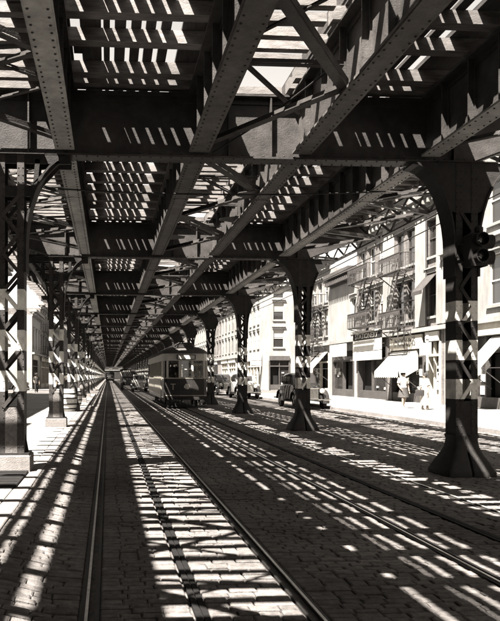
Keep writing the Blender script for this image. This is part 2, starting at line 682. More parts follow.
ties, slats, boards, outr, cleats = [], [], [], [], []
for k in range(KMIN, KMAX):
    yk = Y0 + BAY * k
    for i, off in enumerate((.85, 1.7, 2.55, 3.4, 4.2, 5.05, 5.9, 6.75, 7.47, 8.43, 8.81)):
        yy = yk + off
        for tx in (0, 3.61):
            j = rnd.uniform(-.012, .012)
            ties.append((tx - .86, tx + 1.62, yy + j, yy + j + (.18 if i < 9 else .2 if i == 9 else .25), 5.93, 6.10))
        if i == 10:
            continue
        yo = yk + .2 + i * .905
        outr.append((-3.9 + rnd.uniform(-.05, .05), -2.86, yo + .06, yo + .16, 5.90, 6.095))
        outr.append((7.1, 7.62 + rnd.uniform(-.05, .05), yo + .06, yo + .16, 5.90, 6.095))
        for tx in (0, 3.61):
            if i < 9 and rnd.random() < .8:
                cleats.append((tx - .48, tx - .361, yy + .2 + rnd.uniform(.02, .2), yy + .24 + rnd.uniform(.3, .62), 6.102, 6.15))
    for i in range(24):
        yy = yk + .12 + i * BAY / 24
        j = rnd.uniform(-.025, .025)
        wd = .125 + rnd.uniform(-.02, .02)
        b = rnd.uniform(-.02, .02)
        slats.append((-2.5 + b, -.89, yy + j, yy + j + wd, 5.985, 6.095))
        if i < 22:
            slats.append((1.64, 2.73, yy + j, yy + j + wd, 5.985, 6.095))
        slats.append((5.26, 7.19 + b, yy - j, yy - j + wd, 5.985, 6.095))
    B = [(-3.5, -3.42), (-3.34, -3.16), (-3.045, -2.975), (-2.945, -2.58), (-2.57, -2.2), (-1.24, -.95), (-.94, -.49)]
    for tx in (0, 3.61):
        B += [(tx - .36, tx - .10), (tx - .055, tx + .02), (tx + .09, tx + .235), (tx + .295, tx + .425), (tx + .485, tx + .625), (tx + .685, tx + .82), (tx + .97, tx + 1.23), (tx + 1.24, tx + 1.58)]
    B += [(2.9, 3.12), (6.86, 7.2), (7.3, 7.45)]
    for (a, b) in B:
        a += rnd.uniform(-.008, .008)
        b += rnd.uniform(-.008, .008)
        boards.append((a, b, yk + .006, yk + BAY - .006, 6.104, 6.15 + rnd.uniform(0, .008)))
scatter("crosstie", M['timber'], shift_boxes(ties), el, 296, "crossties", ymin=5 + OY, skew=.012)
scatter("deck_timber", M['timber'], shift_boxes(slats), el, 296, "deck_timbers", ymin=5.5 + OY, skew=.028)
scatter("deck_board", M['board'], shift_boxes(boards), el, 296, "deck_boards", ymin=5.5 + OY)
scatter("outrigger", M['timber'], shift_boxes(outr), el, 200, "outriggers", ymin=5.5 + OY)
scatter("cleat", M['board'], shift_boxes(cleats), el, 120, "cleats", ymin=5.5 + OY)
for xr in (-.19, 1.14, 3.42, 4.75):
    r = MB()
    r.box(xr - .035, xr + .035, Y0 + BAY * KMIN, Y0 + BAY * KMAX, 6.165, 6.30)
    elp(r, "running_rail", M['rail'])
for xr in (-.62, 1.5, 2.99, 5.1):
    r = MB()
    r.box(xr - .1, xr + .1, Y0 + BAY * KMIN, Y0 + BAY * KMAX, 6.162, 6.36)
    elp(r, "guard_timber", M['board'])

# planks added over the open timbers to break up the light stripes
lp = []
for k in range(KMIN, 20):
    yk = Y0 + BAY * k
    for (xa, xb, n) in ((-2.15, -1.3, 0), (1.65, 2.8, 3), (5.4, 6.8, 6), (4.0, 4.6, 0)):
        for q in range(n):
            L = rnd.uniform(.7, 2.6)
            xx, yy, w = rnd.uniform(xa, xb), yk + rnd.uniform(0, BAY - L), rnd.uniform(.14, .26)
            lp.append((xx - w / 2, xx + w / 2, yy, yy + L, 6.099, 6.14 + rnd.uniform(0, .02)))
scatter("loose_plank", M['board'], shift_boxes(lp), el, 200, "added_planks", ymin=4 + OY, skew=.03)  # added planks, only there to break up the light stripes
# lateral bracing: angles zigzagging between the girders
def angle(mb, p, q, w=.1):
    mb.beam(p, q, w, .014)
    p2, q2 = Vector(p), Vector(q)
    d = (q2 - p2).normalized()
    s_ = d.cross(Vector((0, 0, 1))) * (w / 2 - .007)
    mb.beam(p2 + s_ + Vector((0, 0, w / 2 + .006)), q2 + s_ + Vector((0, 0, w / 2 + .006)), .014, w - .03)
def brace_set():
    L = []
    n = 4
    for i in range(n):
        a, b = .35 + i * (BAY - .7) / n, .35 + (i + 1) * (BAY - .7) / n
        xs = (1.5, 2.84)
        s_ = i % 2
        L.append(((xs[s_], a, 5.02), (xs[1 - s_], b, 5.02), .12))
        L.append(((xs[0], a + .02, 5.3), (xs[1], a + .02, 5.3), .07))
        L.append(((xs[1 - s_], a + .1, 5.46), (xs[s_], b - .1, 5.46), .05))
    for (xa, xb) in ((-.78, -2.5), (5.14, 7.14)):
        for i in range(3):
            a, b = .3 + i * (BAY - .6) / 3, .3 + (i + 1) * (BAY - .6) / 3
            L.append(((xa, a, 5.04), (xb, (a + b) / 2, 5.16), .09))
            L.append(((xb, (a + b) / 2, 5.19), (xa, b, 5.07), .09))
            L.append(((xa, a + .8, 5.5), (xb, a + 1.1, 5.5), .06))
            L.append(((xb, a + .1, 5.36), (xa, (a + b) / 2 - .1, 5.3), .05))
            L.append(((xa, (a + b) / 2 + .1, 5.3), (xb, b - .1, 5.36), .05))
    return L
bmeshes = []
for (p, q, w) in brace_set():
    b_ = MB()
    angle(b_, p, q, w)
    bmeshes.append(b_)
kb = 6
ms = [b_.mesh("brace") for b_ in bmeshes]
for k in range(-1, kb):
    for me in ms:
        link("brace", me, M['steel'], el, (OX, Y0 + BAY * k + OY, OZ))
far = MB()
for k in list(range(KMIN, -1)) + list(range(kb, KMAX)):
    for b_ in bmeshes:
        far.add([(v[0], v[1] + Y0 + BAY * k, v[2]) for v in b_.v], b_.f)
stuff(elp(far, "braces", M['steel']))
# gussets where braces meet the girders
gs = MB()
gs.prism([(1.52, -.35), (1.9, -.12), (1.9, .12), (1.52, .35)], 5.0, 5.012, 'z')
gs2 = MB()
gs2.prism([(2.82, -.35), (2.45, -.12), (2.45, .12), (2.82, .35)], 5.0, 5.012, 'z')
gsm = (gs.mesh("gusset_plate"), gs2.mesh("gusset_plate"))
for k in range(0, 6):
    for i in (1, 2, 3):
        for g_ in gsm:
            link("gusset_plate", g_, M['steel'], el, (OX, Y0 + BAY * k + .35 + i * (BAY - .7) / 4 + OY, OZ))

# rivets on undersides and webs of the nearest bays
rv = MB()
def rivet_dn(x, y, z, r=.016):
    rv.lathe([(r, 0), (r * .8, -.008), (r * .3, -.013)], (x, y, z), 6)
for k in (-1, 0, 1):
    yk = Y0 + BAY * k
    for gi, (gx, w) in enumerate(GX):
        yy = max(yk + .22, 6.5)
        while yy < yk + BAY - .2:
            inpl = yk + 2.6 < yy < yk + 6.2
            for sg in (-1, 1):
                rivet_dn(gx + sg * (w / 2 - .05), yy, 4.936 if inpl else 4.95)
            yy += .15
    x = -1.6
    while x < 5.8:
        for sg in (-1, 1):
            rivet_dn(x, yk + sg * .11, 4.88)
        rv.lathe([(.014, 0), (.011, -.008), (.004, -.012)], (x, yk - .035, 4.955), 6, 'y')
        rv.lathe([(.014, 0), (.011, -.008), (.004, -.012)], (x, yk - .035, 5.795), 6, 'y')
        x += .16
stuff(elp(rv, "rivets", M['rivet']))

# ------------------------------------------------------------------ columns
def arch(n=10, cx=.95, a=.69, z0=3.5, b=1.36):
    return [(cx - a * math.cos(t), z0 + b * math.sin(t)) for t in (math.pi / 2 * i / n for i in range(n + 1))]

def bracket_mesh(sg, open_, hw):
    m_ = MB()
    c = [(x - .26 + hw, z) for x, z in arch()]
    c = [(hw, 3.1)] + [(max(hw + .001 * i, x), z) for i, (x, z) in enumerate(c)]
    poly_c = [(sg * x, z) for x, z in c]
    for (p, q) in zip(poly_c[:-1], poly_c[1:]):
        dx, dz = q[0] - p[0], q[1] - p[1]
        L = math.hypot(dx, dz)
        nx, nz = (dz / L * .03 * sg, -dx / L * .03 * sg)
        m_.prism([p, q, (q[0] + nx, q[1] + nz), (p[0] + nx, p[1] + nz)], -.19, .19)
    if not open_:
        top = [(sg * c[-1][0], 4.868), (0.0, 4.868), (0.0, 4.09), (sg * hw, 4.09)]
        web = [q for q in poly_c if q[1] > 4.09] + top
        for yy in (-.165, .125):
            m_.prism(web, yy, yy + .02)
        # small web below gusset
    else:
        for yy in (-.15, .13):
            m_.beam((0, yy, 4.80), (sg * (c[-1][0]), yy, 4.80), .03, .13)
            m_.beam((0, yy, 4.32), (sg * (hw + .12), yy, 4.32), .03, .16)
            m_.beam((sg * (hw + .16), yy, 4.36), (sg * (hw + .2), yy, 4.8), .03, .07, up=(1, 0, 0))
            m_.beam((sg * (hw + .1), yy, 4.36), (sg * (hw + .5), yy, 4.78), .03, .07, up=(1, 0, 0))
            m_.prism([(sg * (hw + .1), 4.2), (sg * (hw + .3), 4.56), (sg * (hw + .1), 4.4)], yy - .02, yy + .016)
        for i in range(3, 11):
            p = poly_c[i]
    return m_.mesh("bracket")

def channel_mesh(x0, x1, zb, zt, d=.34):
    m_ = MB()
    inner = x1 if abs(x1) < abs(x0) else x0
    outer = x0 if inner == x1 else x1
    lo, hi = min(x0, x1), max(x0, x1)
    sgn = 1 if outer > inner else -1
    # outer plate, front and back flanges
    a, b = sorted((outer, outer - sgn * .02))
    m_.box(a, b, -d / 2 + .016, d / 2 - .016, zb, zt)
    m_.box(lo, hi, -d / 2, -d / 2 + .015, zb, zt)
    m_.box(lo, hi, d / 2 - .015, d / 2, zb, zt)
    return m_.mesh("channel")

def rect_ring(hx, hy, z, r=.06):
    pts = []
    for (sx, sy, a0) in ((1, -1, -90), (1, 1, 0), (-1, 1, 90), (-1, -1, 180)):
        for da in (0, 45, 90):
            t = R(a0 + da)
            pts.append((sx * (hx - r) + r * math.cos(t), sy * (hy - r) + r * math.sin(t), z))
    return pts

def lacing_bars(hw_in, zb, zt, pitch, ys):
    out = []
    n = int(round((zt - zb) / pitch))
    p = (zt - zb) / n
    for y in ys:
        for i in range(n):
            s_ = 1 if (i % 2) else -1
            m_ = MB()
            m_.beam((s_ * hw_in, y, zb + i * p), (-s_ * hw_in, y, zb + (i + 1) * p), .055, .014, up=(0, 1, 0))
            out.append(m_)
    return out

def make_column(side, label, detail=True):
    z0 = .13 if side == 'L' else 0.0
    cm = M['columnl' if side == 'L' else 'column']
    t = thing("steel_column", label, "column", (0, 0, 0), 0, "columns carrying the elevated railway")
    if side == 'R':
        hw, ci = .175, .07
        solid = 1.16
        zb = .45
    else:
        hw, ci = .195, .09
        solid = .95
        zb = .26
    zt = 4.865 - z0
    for sg in (-1, 1):
        link("channel", channel_mesh(sg * ci, sg * hw, zb, zt), cm, t)
    pl = MB()
    pl.box(-ci + .001, ci - .001, -.166, -.154, zb, solid)
    pl.box(-ci + .001, ci - .001, .154, .166, zb, solid)
    pl.build("base_plate", M['shoe'] if side == 'L' else cm, t)
    bars = lacing_bars(ci + .03, solid, 4.1 - z0 if side == 'R' else 4.25 - z0, .29, (-.178, .178))
    if detail:
        for b in bars:
            b.build("lacing_bar", cm, t)
    else:
        j = MB()
        for b in bars:
            j.add(b.v, b.f)
        j.build("lacing", cm, t)
    for sg in (-1, 1):
        b = link("bracket", bracket_mesh(sg, side == 'L', hw), M['iron'], t, (0, 0, -z0))
    if detail:
        rc_ = MB()
        for sg in (-1, 1):
            for xx in (hw - .02, ci + .02):
                zz = zb + .1
                while zz < zt - .1:
                    rc_.lathe([(.011, 0), (.009, -.006), (.003, -.01)], (sg * xx, -.17, zz), 6, 'y')
                    zz += .11
        stuff(rc_.build("rivets", cm, t))
    cp = MB()
    cp.box(-hw - .3, hw + .3, -.22, .22, zt - .0, zt + .012)
    cp.build("cap_plate", M['iron'], t)
    if side == 'R':
        for sg in (-1, 1):
            bs = MB()
            prof = [(0, .19, .38), (.07, .19, .38), (.10, .18, .36), (.2, .16, .32), (.32, .125, .25), (.45, .1, .2), (.56, .092, .185), (.6, .1, .195), (.63, .1, .195)]
            rings = []
            for z, hx, hy in prof:
                off = hx + .004
                # lean outward at the foot
                cx = sg * (off + (0 if z > .5 else (.5 - z) * .0))
                rings.append([(cx + a, b, z) for a, b, z in rect_ring(hx, hy, z, .05)])
            bs.loft(rings)
            bs.smooth = True
            bs.build("flared_base", M['iron'], t)
    else:
        pb = MB()
        pb.block(-.29, .29, -.29, .29, -.05, .24, .02)
        pb.build("plinth", M['kerb'], t)
        bp = MB()
        bp.box(-.27, .27, -.23, .23, .241, .27)
        for sg in (-1, 1):
            bp.prism([(sg * hw, .271), (sg * (hw + .05), .271), (sg * hw, .55)], -.02, .02)
        bp.build("shoe_plate", M['iron'], t)
    return t

ords = ["nearest", "second", "third", "fourth", "fifth", "sixth", "seventh", "eighth"]
for side, X in (('L', CL), ('R', CR)):
    row = "left kerb row, on a granite plinth" if side == 'L' else "right roadway row, on a flared iron base"
    proto = None
    zb = .13 if side == 'L' else 0
    for k in range(0, 27):
        if k < 8:
            lab = f"{ords[k]} banded lattice steel column of the {row}"
        else:
            lab = "far lattice column of the left kerb row near the vanishing point" if side == 'L' else "far lattice column of the right roadway row near the vanishing point"
        if k == 0:
            t = make_column(side, lab, True)
            dist = make_column(side, "x", False)
        elif k < 3:
            t = copy_tree(first)
        elif k == 3:
            t = dist
        else:
            t = copy_tree(dist)
        if k == 0:
            first = t
        t['label'] = lab
        t.location = (X, Y0 + BAY * k, zb)

# ================================================================== BUILDINGS
def wall_cells(mb, W, H, openings, th=.3, z0=0.0):
    """wall in the local x-z plane, outer face y=0, with rectangular holes"""
    xs = sorted({0.0, W} | {o[0] for o in openings} | {o[1] for o in openings})
    zs = sorted({z0, H} | {o[2] for o in openings} | {o[3] for o in openings})
    for i in range(len(xs) - 1):
        run = None
        for j in range(len(zs) - 1):
            cx, cz = (xs[i] + xs[i + 1]) / 2, (zs[j] + zs[j + 1]) / 2
            hole = any(o[0] < cx < o[1] and o[2] < cz < o[3] for o in openings)
            if not hole:
                run = [zs[j], zs[j + 1]] if run is None else [run[0], zs[j + 1]]
            if (hole or j == len(zs) - 2) and run:
                mb.box(xs[i], xs[i + 1], 0, th, run[0], run[1])
                run = None

_wm = {}
def window_mesh(w, h):
    key = (round(w, 2), round(h, 2))
    if key in _wm:
        return _wm[key]
    f = MB()
    f.box(-w / 2, -w / 2 + .06, .1, .17, 0, h)
    f.box(w / 2 - .06, w / 2, .1, .17, 0, h)
    f.box(-w / 2 + .06, w / 2 - .06, .1, .17, h - .06, h)
    f.box(-w / 2 + .06, w / 2 - .06, .1, .17, 0, .07)
    f.box(-w / 2 + .06, w / 2 - .06, .09, .16, h / 2 - .03, h / 2 + .03)
    fm = f.mesh("window")
    p = MB()
    p.box(-w / 2 + .06, w / 2 - .06, .14, .15, .07, h - .06)
    pm = p.mesh("pane")
    s_ = MB()
    s_.box(-w / 2 - .1, w / 2 + .1, -.1, .09, -.12, -.002)
    sm = s_.mesh("sill")
    l = MB()
    l.box(-w / 2 - .12, w / 2 + .12, -.09, -.003, h + .02, h + .22)
    l.box(-w / 2 - .17, w / 2 + .17, -.17, -.003, h + .221, h + .29)
    lm_ = l.mesh("lintel")
    bl = MB()
    bl.box(-w / 2 + .07, w / 2 - .07, .12, .132, h * .55, h - .07)
    blm = bl.mesh("blind")
    _wm[key] = (fm, pm, sm, lm_, blm)
    return _wm[key]

def window(parent, x, z, w, h, loc_off=(0, 0), rz=0.0, blind=False, lintel=True):
    fm, pm, sm, lm_, blm = window_mesh(w, h)
    c, s_ = math.cos(rz), math.sin(rz)
    o = link("window", fm, M['white'] if rnd.random() < .4 else M['trim'], parent, (loc_off[0] + c * x, loc_off[1] + s_ * x, z), rz)
    o.data = fm
    link("pane", pm, M['glass'], o)
    link("sill", sm, M['stone'], o)
    if lintel:
        link("lintel", lm_, M['stone'], o)
    if blind:
        link("blind", blm, M['canvas'], o)
    return o

def cornice(parent, W, z, depth=.5, h=.7, m=None, pitch=.55):
    c = MB()
    c.box(-.05, W + .05, -depth, .3, z + h * .62, z + h)
    c.box(-.02, W + .02, -depth * .45, -.003, z + h * .4, z + h * .618)
    c.box(0, W, -.08, -.003, z, z + h * .4)
    co = c.build("cornice", m or M['stone'], parent)
    b = MB()
    x = .2
    n = int(W / pitch)
    mods = []
    for i in range(n):
        x = (i + .5) * W / n
        b.box(x - .07, x + .07, -depth * .9, -.082, z + h * .12, z + h * .399)
    stuff(b.build("modillions", m or M['stone'], co))

_fe = {}
def fire_escape(parent, x, zs, w=2.6, d=.95, drop=.75):
    for fi, z in enumerate(zs):
        fe = MB()
        fe.box(x - w / 2, x + w / 2, -d, -.86, z - .05, z)
        nb = 7
        for i in range(nb):
            yy = -d + .1 + i * (d - .2) / (nb - 1)
            fe.box(x - w / 2, x + w / 2, yy - .025, yy + .025, z - .03, z - .001)
        fe.box(x - w / 2, x + w / 2, -d - .02, -d + .02, z + .86, z + .9)
        fe.box(x - w / 2, x + w / 2, -d - .015, -d + .015, z + .44, z + .47)
        nbal = int(w / .16)
        for i in range(nbal + 1):
            xx = x - w / 2 + i * w / nbal
            fe.box(xx - .016, xx + .016, -d - .01, -d + .01, z - .03, z + .87)
            if i < nbal:
                xm = xx + w / nbal / 2
                fe.beam((xx, -d, z + .46), (xm, -d, z + .87), .02, .02)
                fe.beam((xm, -d, z + .87), (xx + w / nbal, -d, z + .46), .02, .02)
        for xe in (x - w / 2, x + w / 2):
            fe.box(xe - .02, xe + .02, -d, -.01, z + .86, z + .9)
            fe.box(xe - .025, xe + .025, -d, -.01, z - .05, z + .002)
            for i in range(6):
                yy = -d + i * d / 6
                fe.box(xe - .011, xe + .011, yy - .01, yy + .01, z, z + .87)
            fe.beam((xe, -.02, z - drop), (xe, -d, z - .03), .05, .05)
        f = fe.build("fire_escape", M['iron2'], parent)
        ld = MB()
        if fi + 1 < len(zs):
            za, zb = z, zs[fi + 1]
            xa, xb = (x - w * .32, x + w * .3) if fi % 2 == 0 else (x + w * .3, x - w * .32)
            for yy in (-.75, -.35):
                ld.beam((xa, yy, za), (xb, yy, zb), .05, .12)
            for q in range(1, 11):
                fx = q / 11
                cx, cz = xa + (xb - xa) * fx, za + (zb - za) * fx
                ld.box(cx - .1, cx + .1, -.76, -.34, cz - .015, cz + .015)
            ld.beam((xa, -.75, za + .8), (xb, -.75, zb + .8), .03, .03)
            ld.beam((xa, -.75, za), (xa, -.75, za + .8), .03, .03)
            ld.beam((xb, -.75, zb), (xb, -.75, zb + .8), .03, .03)
            ld.build("stair", M['iron2'], f)
        if fi == 0 and drop > .5:
            ld = MB()
            for yy in (-.8, -.45):
                ld.beam((x + w * .3, yy, z - 1.2), (x + w * .3, yy, z + .8), .04, .05)
            for q in range(6):
                ld.box(x + w * .3 - .015, x + w * .3 + .015, -.8, -.45, z - 1.1 + q * .33, z - 1.07 + q * .33)
            ld.build("ladder", M['iron2'], f)

def shop(parent, x0, x1, sign=None, sign_m='trim', text=None, text_m='white', dark=.5, door=True, H=3.3, loc=(0, 0), rz=0):
    """storefront closing the ground-floor opening x0..x1"""
    w = x1 - x0
    s_ = MB()
    for xx in (x0, x1 - .14):
        s_.box(xx, xx + .14, -.06, .25, 0.13, H)
    s_.box(x0 + .14, x1 - .14, -.03, .25, 0.13, .62)
    s_.box(x0 + .14, x1 - .14, -.05, .25, 2.55, 2.67)
    n = max(2, int(w / 1.6))
    dw = (w - .28) / n
    for i in range(1, n):
        s_.box(x0 + .14 + i * dw - .035, x0 + .14 + i * dw + .035, -.02, .2, .62, H)
    sf = s_.build("storefront", M['trim'] if rnd.random() < .5 else M['cream'], parent, (loc[0], loc[1], 0), rz)
    dr = rnd.randrange(n) if door else -1
    for i in range(n):
        a, b = x0 + .14 + i * dw + .036, x0 + .14 + (i + 1) * dw - .036
        p = MB()
        if i == dr:
            p.box(a + .05, b - .05, .35, .39, .14, 2.5)
            p.build("door", M['dark'], sf)
        else:
            p.box(a, b, .12, .13, .621, 2.549)
            p.build("show_window", M['glass'], sf)
            gd = MB()
            for q in range(5):
                gx = a + .08 + rnd.random() * (b - a - .4)
                gz = .64 + rnd.random() * 1.2
                gd.box(gx, gx + .14 + rnd.random() * .2, .06, .115, gz, gz + .1 + rnd.random() * .35)
            stuff(gd.build("window_display", M['goods'], sf))
        p = MB()
        p.box(a, b, .12, .13, 2.671, H - .01)
        p.build("transom_pane", M['glass'], sf)
    if sign:
        z0, z1 = sign
        b = MB()
        b.box(x0 + .05, x1 - .05, -.16, -.07, z0, z1)
        sb = b.build("sign_board", M[sign_m], sf)
        if text:
            lettering(text, (z1 - z0) * .85, M[text_m], sb, ((x0 + x1) / 2, -.168, (z0 + z1) / 2), (R(90), 0, 0), .006)
    return sf

def building(label, loc, rz, W, D, H, floors, wx, ww, wall, cor=True, base=3.9, fe=(), shops=(), pil=(), group=None, blind=.3, cor_d=.5, side_windows=(), drop=.75, name="tenement_building"):
    """floors: [(z, h)]; wx: list of window centres"""
    b = thing(name, label, "building", loc, rz, group)
    ops = [(x - ww / 2, x + ww / 2, z, z + h) for x in wx for (z, h) in floors]
    ops += [(s_[0], s_[1], .1, 3.3) for s_ in shops]
    m_ = MB()
    wall_cells(m_, W, H, ops)
    m_.box(0, W, .301, D, 0, .1)
    m_.box(0, .25, .301, D, .1, H)
    m_.box(W - .25, W, .301, D, .1, H)
    m_.box(.251, W - .251, D - .3, D, .1, H)
    m_.box(.251, W - .251, 1.6, 1.8, .1, H - .4)
    m_.build("wall", wall, b)
    rf = MB()
    rf.box(.251, W - .251, .301, D - .301, H - .35, H - .2)
    ro = rf.build("roof", M['roofing'], b)
    ch = MB()
    ch.box(W * .3, W * .3 + .6, D * .5, D * .5 + .9, H - .19, H + 1.1)
    ch.build("chimney", M['brick2'], ro)
    for x in wx:
        for (z, h) in floors:
            window(b, x, z, ww, h, blind=rnd.random() < blind)
    for (x, w) in pil:
        p = MB()
        p.box(x - w / 2, x + w / 2, -.12, -.003, base + .25, H - .05)
        p.build("pilaster", M['plaster'], b)
    # belt course over the shops
    c = MB()
    c.box(0, W, -.28, -.003, base - .05, base + .16)
    c.build("shop_cornice", M['stone'], b)
    if cor:
        cornice(b, W, H - .15, cor_d, .75, M['stone'])
    for (x, w) in fe:
        fire_escape(b, x, [f[0] - .35 for f in floors], w, drop=drop)
    for s_ in shops:
        shop(b, *s_[:2], **(s_[2] if len(s_) > 2 else {}))
    return b

def awning(parent, x0, x1, zt, zf, d, m='canvas', stripe=False, val=.28):
    a = MB()
    for (q0, q1) in ((x0, x1),):
        a.prism([(-.02, zt), (-d, zf), (-d, zf + .03), (-.02, zt + .03)], q0, q1, 'x')
    aw = a.build("awning", M[m], parent)
    v = MB()
    n = int((x1 - x0) / .3)
    for i in range(n):
        xa = x0 + (x1 - x0) * i / n
        xb = x0 + (x1 - x0) * (i + 1) / n
        v.prism([(xa, zf - .004), (xb, zf - .004), (xb, zf - val), ((xa + xb) / 2, zf - val - .06), (xa, zf - val)], -d - .012, -d)
    v.build("valance", M[m], aw)
    f = MB()
    for xx in (x0 + .02, x1 - .02):
        f.beam((xx, -.02, zf), (xx, -d, zf - .02), .03, .03)
        f.beam((xx, -.02, zf - .9), (xx, -d + .02, zf - .02), .03, .03)
    f.build("awning_frame", M['iron2'], aw)
    return aw

RX = 16.5
FL = [(4.6, 2.2), (7.65, 1.9)]
def rloc(yfar):      # local x runs from far to near
    return (RX, yfar, 0), R(-90)
# nearest right: taller pale block at the frame edge
l, rz = rloc(33.5)
b = building("pale block at the right frame edge with sloping shop awning", l, rz, 19.3, 9, 12.5, [(4.6, 2.1), (8.1, 2.0)], [1.6, 4.5, 6.6, 9, 12, 14], .95, M['stone'],
             pil=((.3, .5), (5.5, .6)), shops=((.5, 7.2, dict(sign=(3.32, 3.85), sign_m='cream')), (8, 15, dict(sign=(3.32, 3.85)))))
awning(b, 4.3, 5.6, 3.2, 1.9, 1.2)
lc = MB()
lc.box(0, 8, -.35, -.003, 7.45, 7.62)
lc.box(0, 8, -.22, -.003, 7.25, 7.449)
lc.build("string_course", M['stone'], b)
for i in range(9):
    lc = MB()
    lc.box(.6 + i * .75, .95 + i * .75, -.06, -.003, 6.85, 7.1)
    lc.build("wall_panel", M['brick2'], b)
l, rz = rloc(14.1)
building("tenement row on the right outside the frame behind the camera", l, rz, 50, 9, 13, [(4.7, 2.1), (7.9, 2.0)], [2 + 3 * i for i in range(16)], 1.0, M['brick'],
         shops=((8, 15, dict(sign=(3.32, 3.85))),))
# tenement with fire escapes
l, rz = rloc(40.2)
T1 = building("cream tenement with fire escape over the shop with the big slanted awning", l, rz, 6.65, 9, 10.4, FL, [1.5, 2.9, 5.4], .95, M['brick'],
              fe=((2.2, 2.9),), pil=((.35, .6), (4.3, 1.2), (6.35, .5)),
              shops=((.35, 4.6, dict(sign=(3.0, 3.75), sign_m='cream', text="MODUNS", text_m='trim')), (4.9, 6.4, dict(sign=(3.32, 3.8), sign_m='white'))), blind=.2)
aw = awning(T1, .55, 3.85, 2.95, 1.78, 1.12)
sd = MB()      # side curtain of the awning
sd.prism([(-.03, 2.94), (-1.1, 1.8), (-1.0, 1.35), (-.03, 1.9)], 3.86, 3.875, 'x')
sd.build("side_curtain", M['canvas'], aw)
for (x, z) in ((5.4, 4.6),):
    wa = MB()
    wa.prism([(-.005, z + 2.15), (-.8, z + 1.25), (-.8, z + 1.28), (-.005, z + 2.18)], x - .6, x + .6, 'x')
    wo_ = wa.build("window_awning", M['canvas'] if z < 6 and x > 6 else M['trim'], T1)
    wv = MB()
    wv.box(x - .6, x + .6, -.815, -.801, z + 1.08, z + 1.275)
    wv.build("valance", M['trim'], wo_)
for (x, w, z, h, mm) in ((5.6, 1.1, 2.6, .6, 'white'),):
    q = MB()
    q.box(x - w / 2, x + w / 2, -.5, -.44, z, z + h)
    q.box(x - w / 2 - .04, x + w / 2 + .04, -.43, -.40, z - .04, z + h + .04)
    q.build("hanging_sign", M[mm], T1)
dp = MB()
dp.tube([(4.98, -.1, .2), (4.98, -.1, 9.9)], .05, 8)
dp.build("drainpipe", M['iron2'], T1)
# stationery house
l, rz = rloc(45.6)
T2 = building("cream tenement with fire escape above the STATIONERY shop", l, rz, 5.35, 9, 10.4, [(4.98, 2.0), (7.85, 1.75)], [1.1, 2.7, 4.2], .95, M['brick'], drop=.28,
              fe=((2.6, 3.4),), pil=((5.0, .6),), shops=((.3, 5.1, dict(H=3.3)),), blind=.3)
sb = MB()
sb.box(.25, 5.0, -.36, -.29, 3.86, 4.27)
sgn = sb.build("sign_board", M['dark'], T2)
lettering("STATIONERY", .46, M['white'], sgn, (2.62, -.368, 4.065), (R(90), 0, 0), .006, sx=1.42)
tp = MB()
tp.box(.2, 5.05, -.46, -.34, 4.29, 4.38)
tp.build("sign_hood", M['white'], T2)
for (za, zb_) in ((3.13, 3.84), (2.55, 3.09)):
    v = MB()
    v.box(.28, 4.95, -.34, -.31, za, zb_)
    v.box(.24, .28, -.35, -.3, za, zb_)
    v.box(4.95, 4.99, -.35, -.3, za, zb_)
    v.build("sign_panel", M['white'], T2)
for xx in (.3, 2.6, 4.9):
    v = MB()
    v.beam((xx, -.02, 3.5), (xx, -.305, 3.5), .04, .04)
    v.build("sign_bracket", M['iron2'], T2)
# low blank house
l, rz = rloc(51.0)
T3 = building("low white blank-fronted house with dark bracketed cornice", l, rz, 5.35, 9, 8.3, FL[:1], [4.8], .8, M['plaster'], cor=False,
              shops=((.4, 4.9, dict(H=3.3)),), blind=.5)
cornice(T3, 5.35, 8.0, .6, .9, M['trim'], .35)
sb = MB()
sb.box(1.2, 4.6, -.5, -.42, 2.9, 3.75)
sb.build("sign_board", M['white'], T3)
# awning house
l, rz = rloc(56.3)
T4 = building("pale corner tenement with ornate fire escape and dropped shop awning", l, rz, 5.25, 9, 9.6, [(4.6, 2.0), (7.2, 1.6)], [1.1, 2.6, 4.1], .9, M['stone'],
              fe=((2.5, 3.4),), shops=((.3, 4.9, dict(H=3.3)),), blind=.3)
aw = awning(T4, .5, 2.6, 3.5, 2.2, 1.2, 'trim')
a2 = awning(T4, 2.8, 4.7, 3.4, 2.1, 1.2)
# white corner house across the side street: front faces the side street
T5 = thing("corner_house", "white corner house beyond the side street, plain wall with stacked sash windows", "building", (RX, 74.2, 0), 0)
H5 = 11.4
ops = [(1.2, 2.35, 4.6, 6.6), (1.2, 2.35, 7.55, 9.5), (4.6, 5.75, 4.6, 6.6), (4.6, 5.75, 7.55, 9.5), (1.2, 2.35, 9.9, 11.0), (4.6, 5.75, 9.9, 11.0), (.7, 3.0, .1, 3.2)]
m_ = MB()
wall_cells(m_, 12, H5, ops)
m_.box(11.7, 12, .301, 14, 0, H5)
m_.box(.301, 11.699, 13.7, 14, 0, H5)
m_.box(.31, 11.69, 1.5, 1.7, 0, H5 - .4)
m_.build("wall", M['plaster'], T5)
av = MB()
wins = [(x, z) for x in (1.5, 3.6, 5.7, 7.8, 9.9, 12.0) for z in (4.6, 7.3, 9.6)]
av_ops = [(x - .45, x + .45, z, z + (1.5 if z > 9 else 1.9)) for x, z in wins] + [(1, 13, .1, 3.2)]
W5 = MB()
wall_cells(W5, 13.69, H5, av_ops)
mesh5 = W5
o5 = W5.build("avenue_wall", M['plaster'], T5, (0, 13.995, 0), R(-90))
for x, z in wins:
    window(T5, x, z, .9, 1.5 if z > 9 else 1.9, (0, 13.995), R(-90), lintel=True)
for (a, b_, c, d_) in ops[:6]:
    window(T5, (a + b_) / 2, c, b_ - a, d_ - c, blind=True)
shop(T5, .7, 3.0, sign=(3.25, 3.7), sign_m='trim', H=3.2)
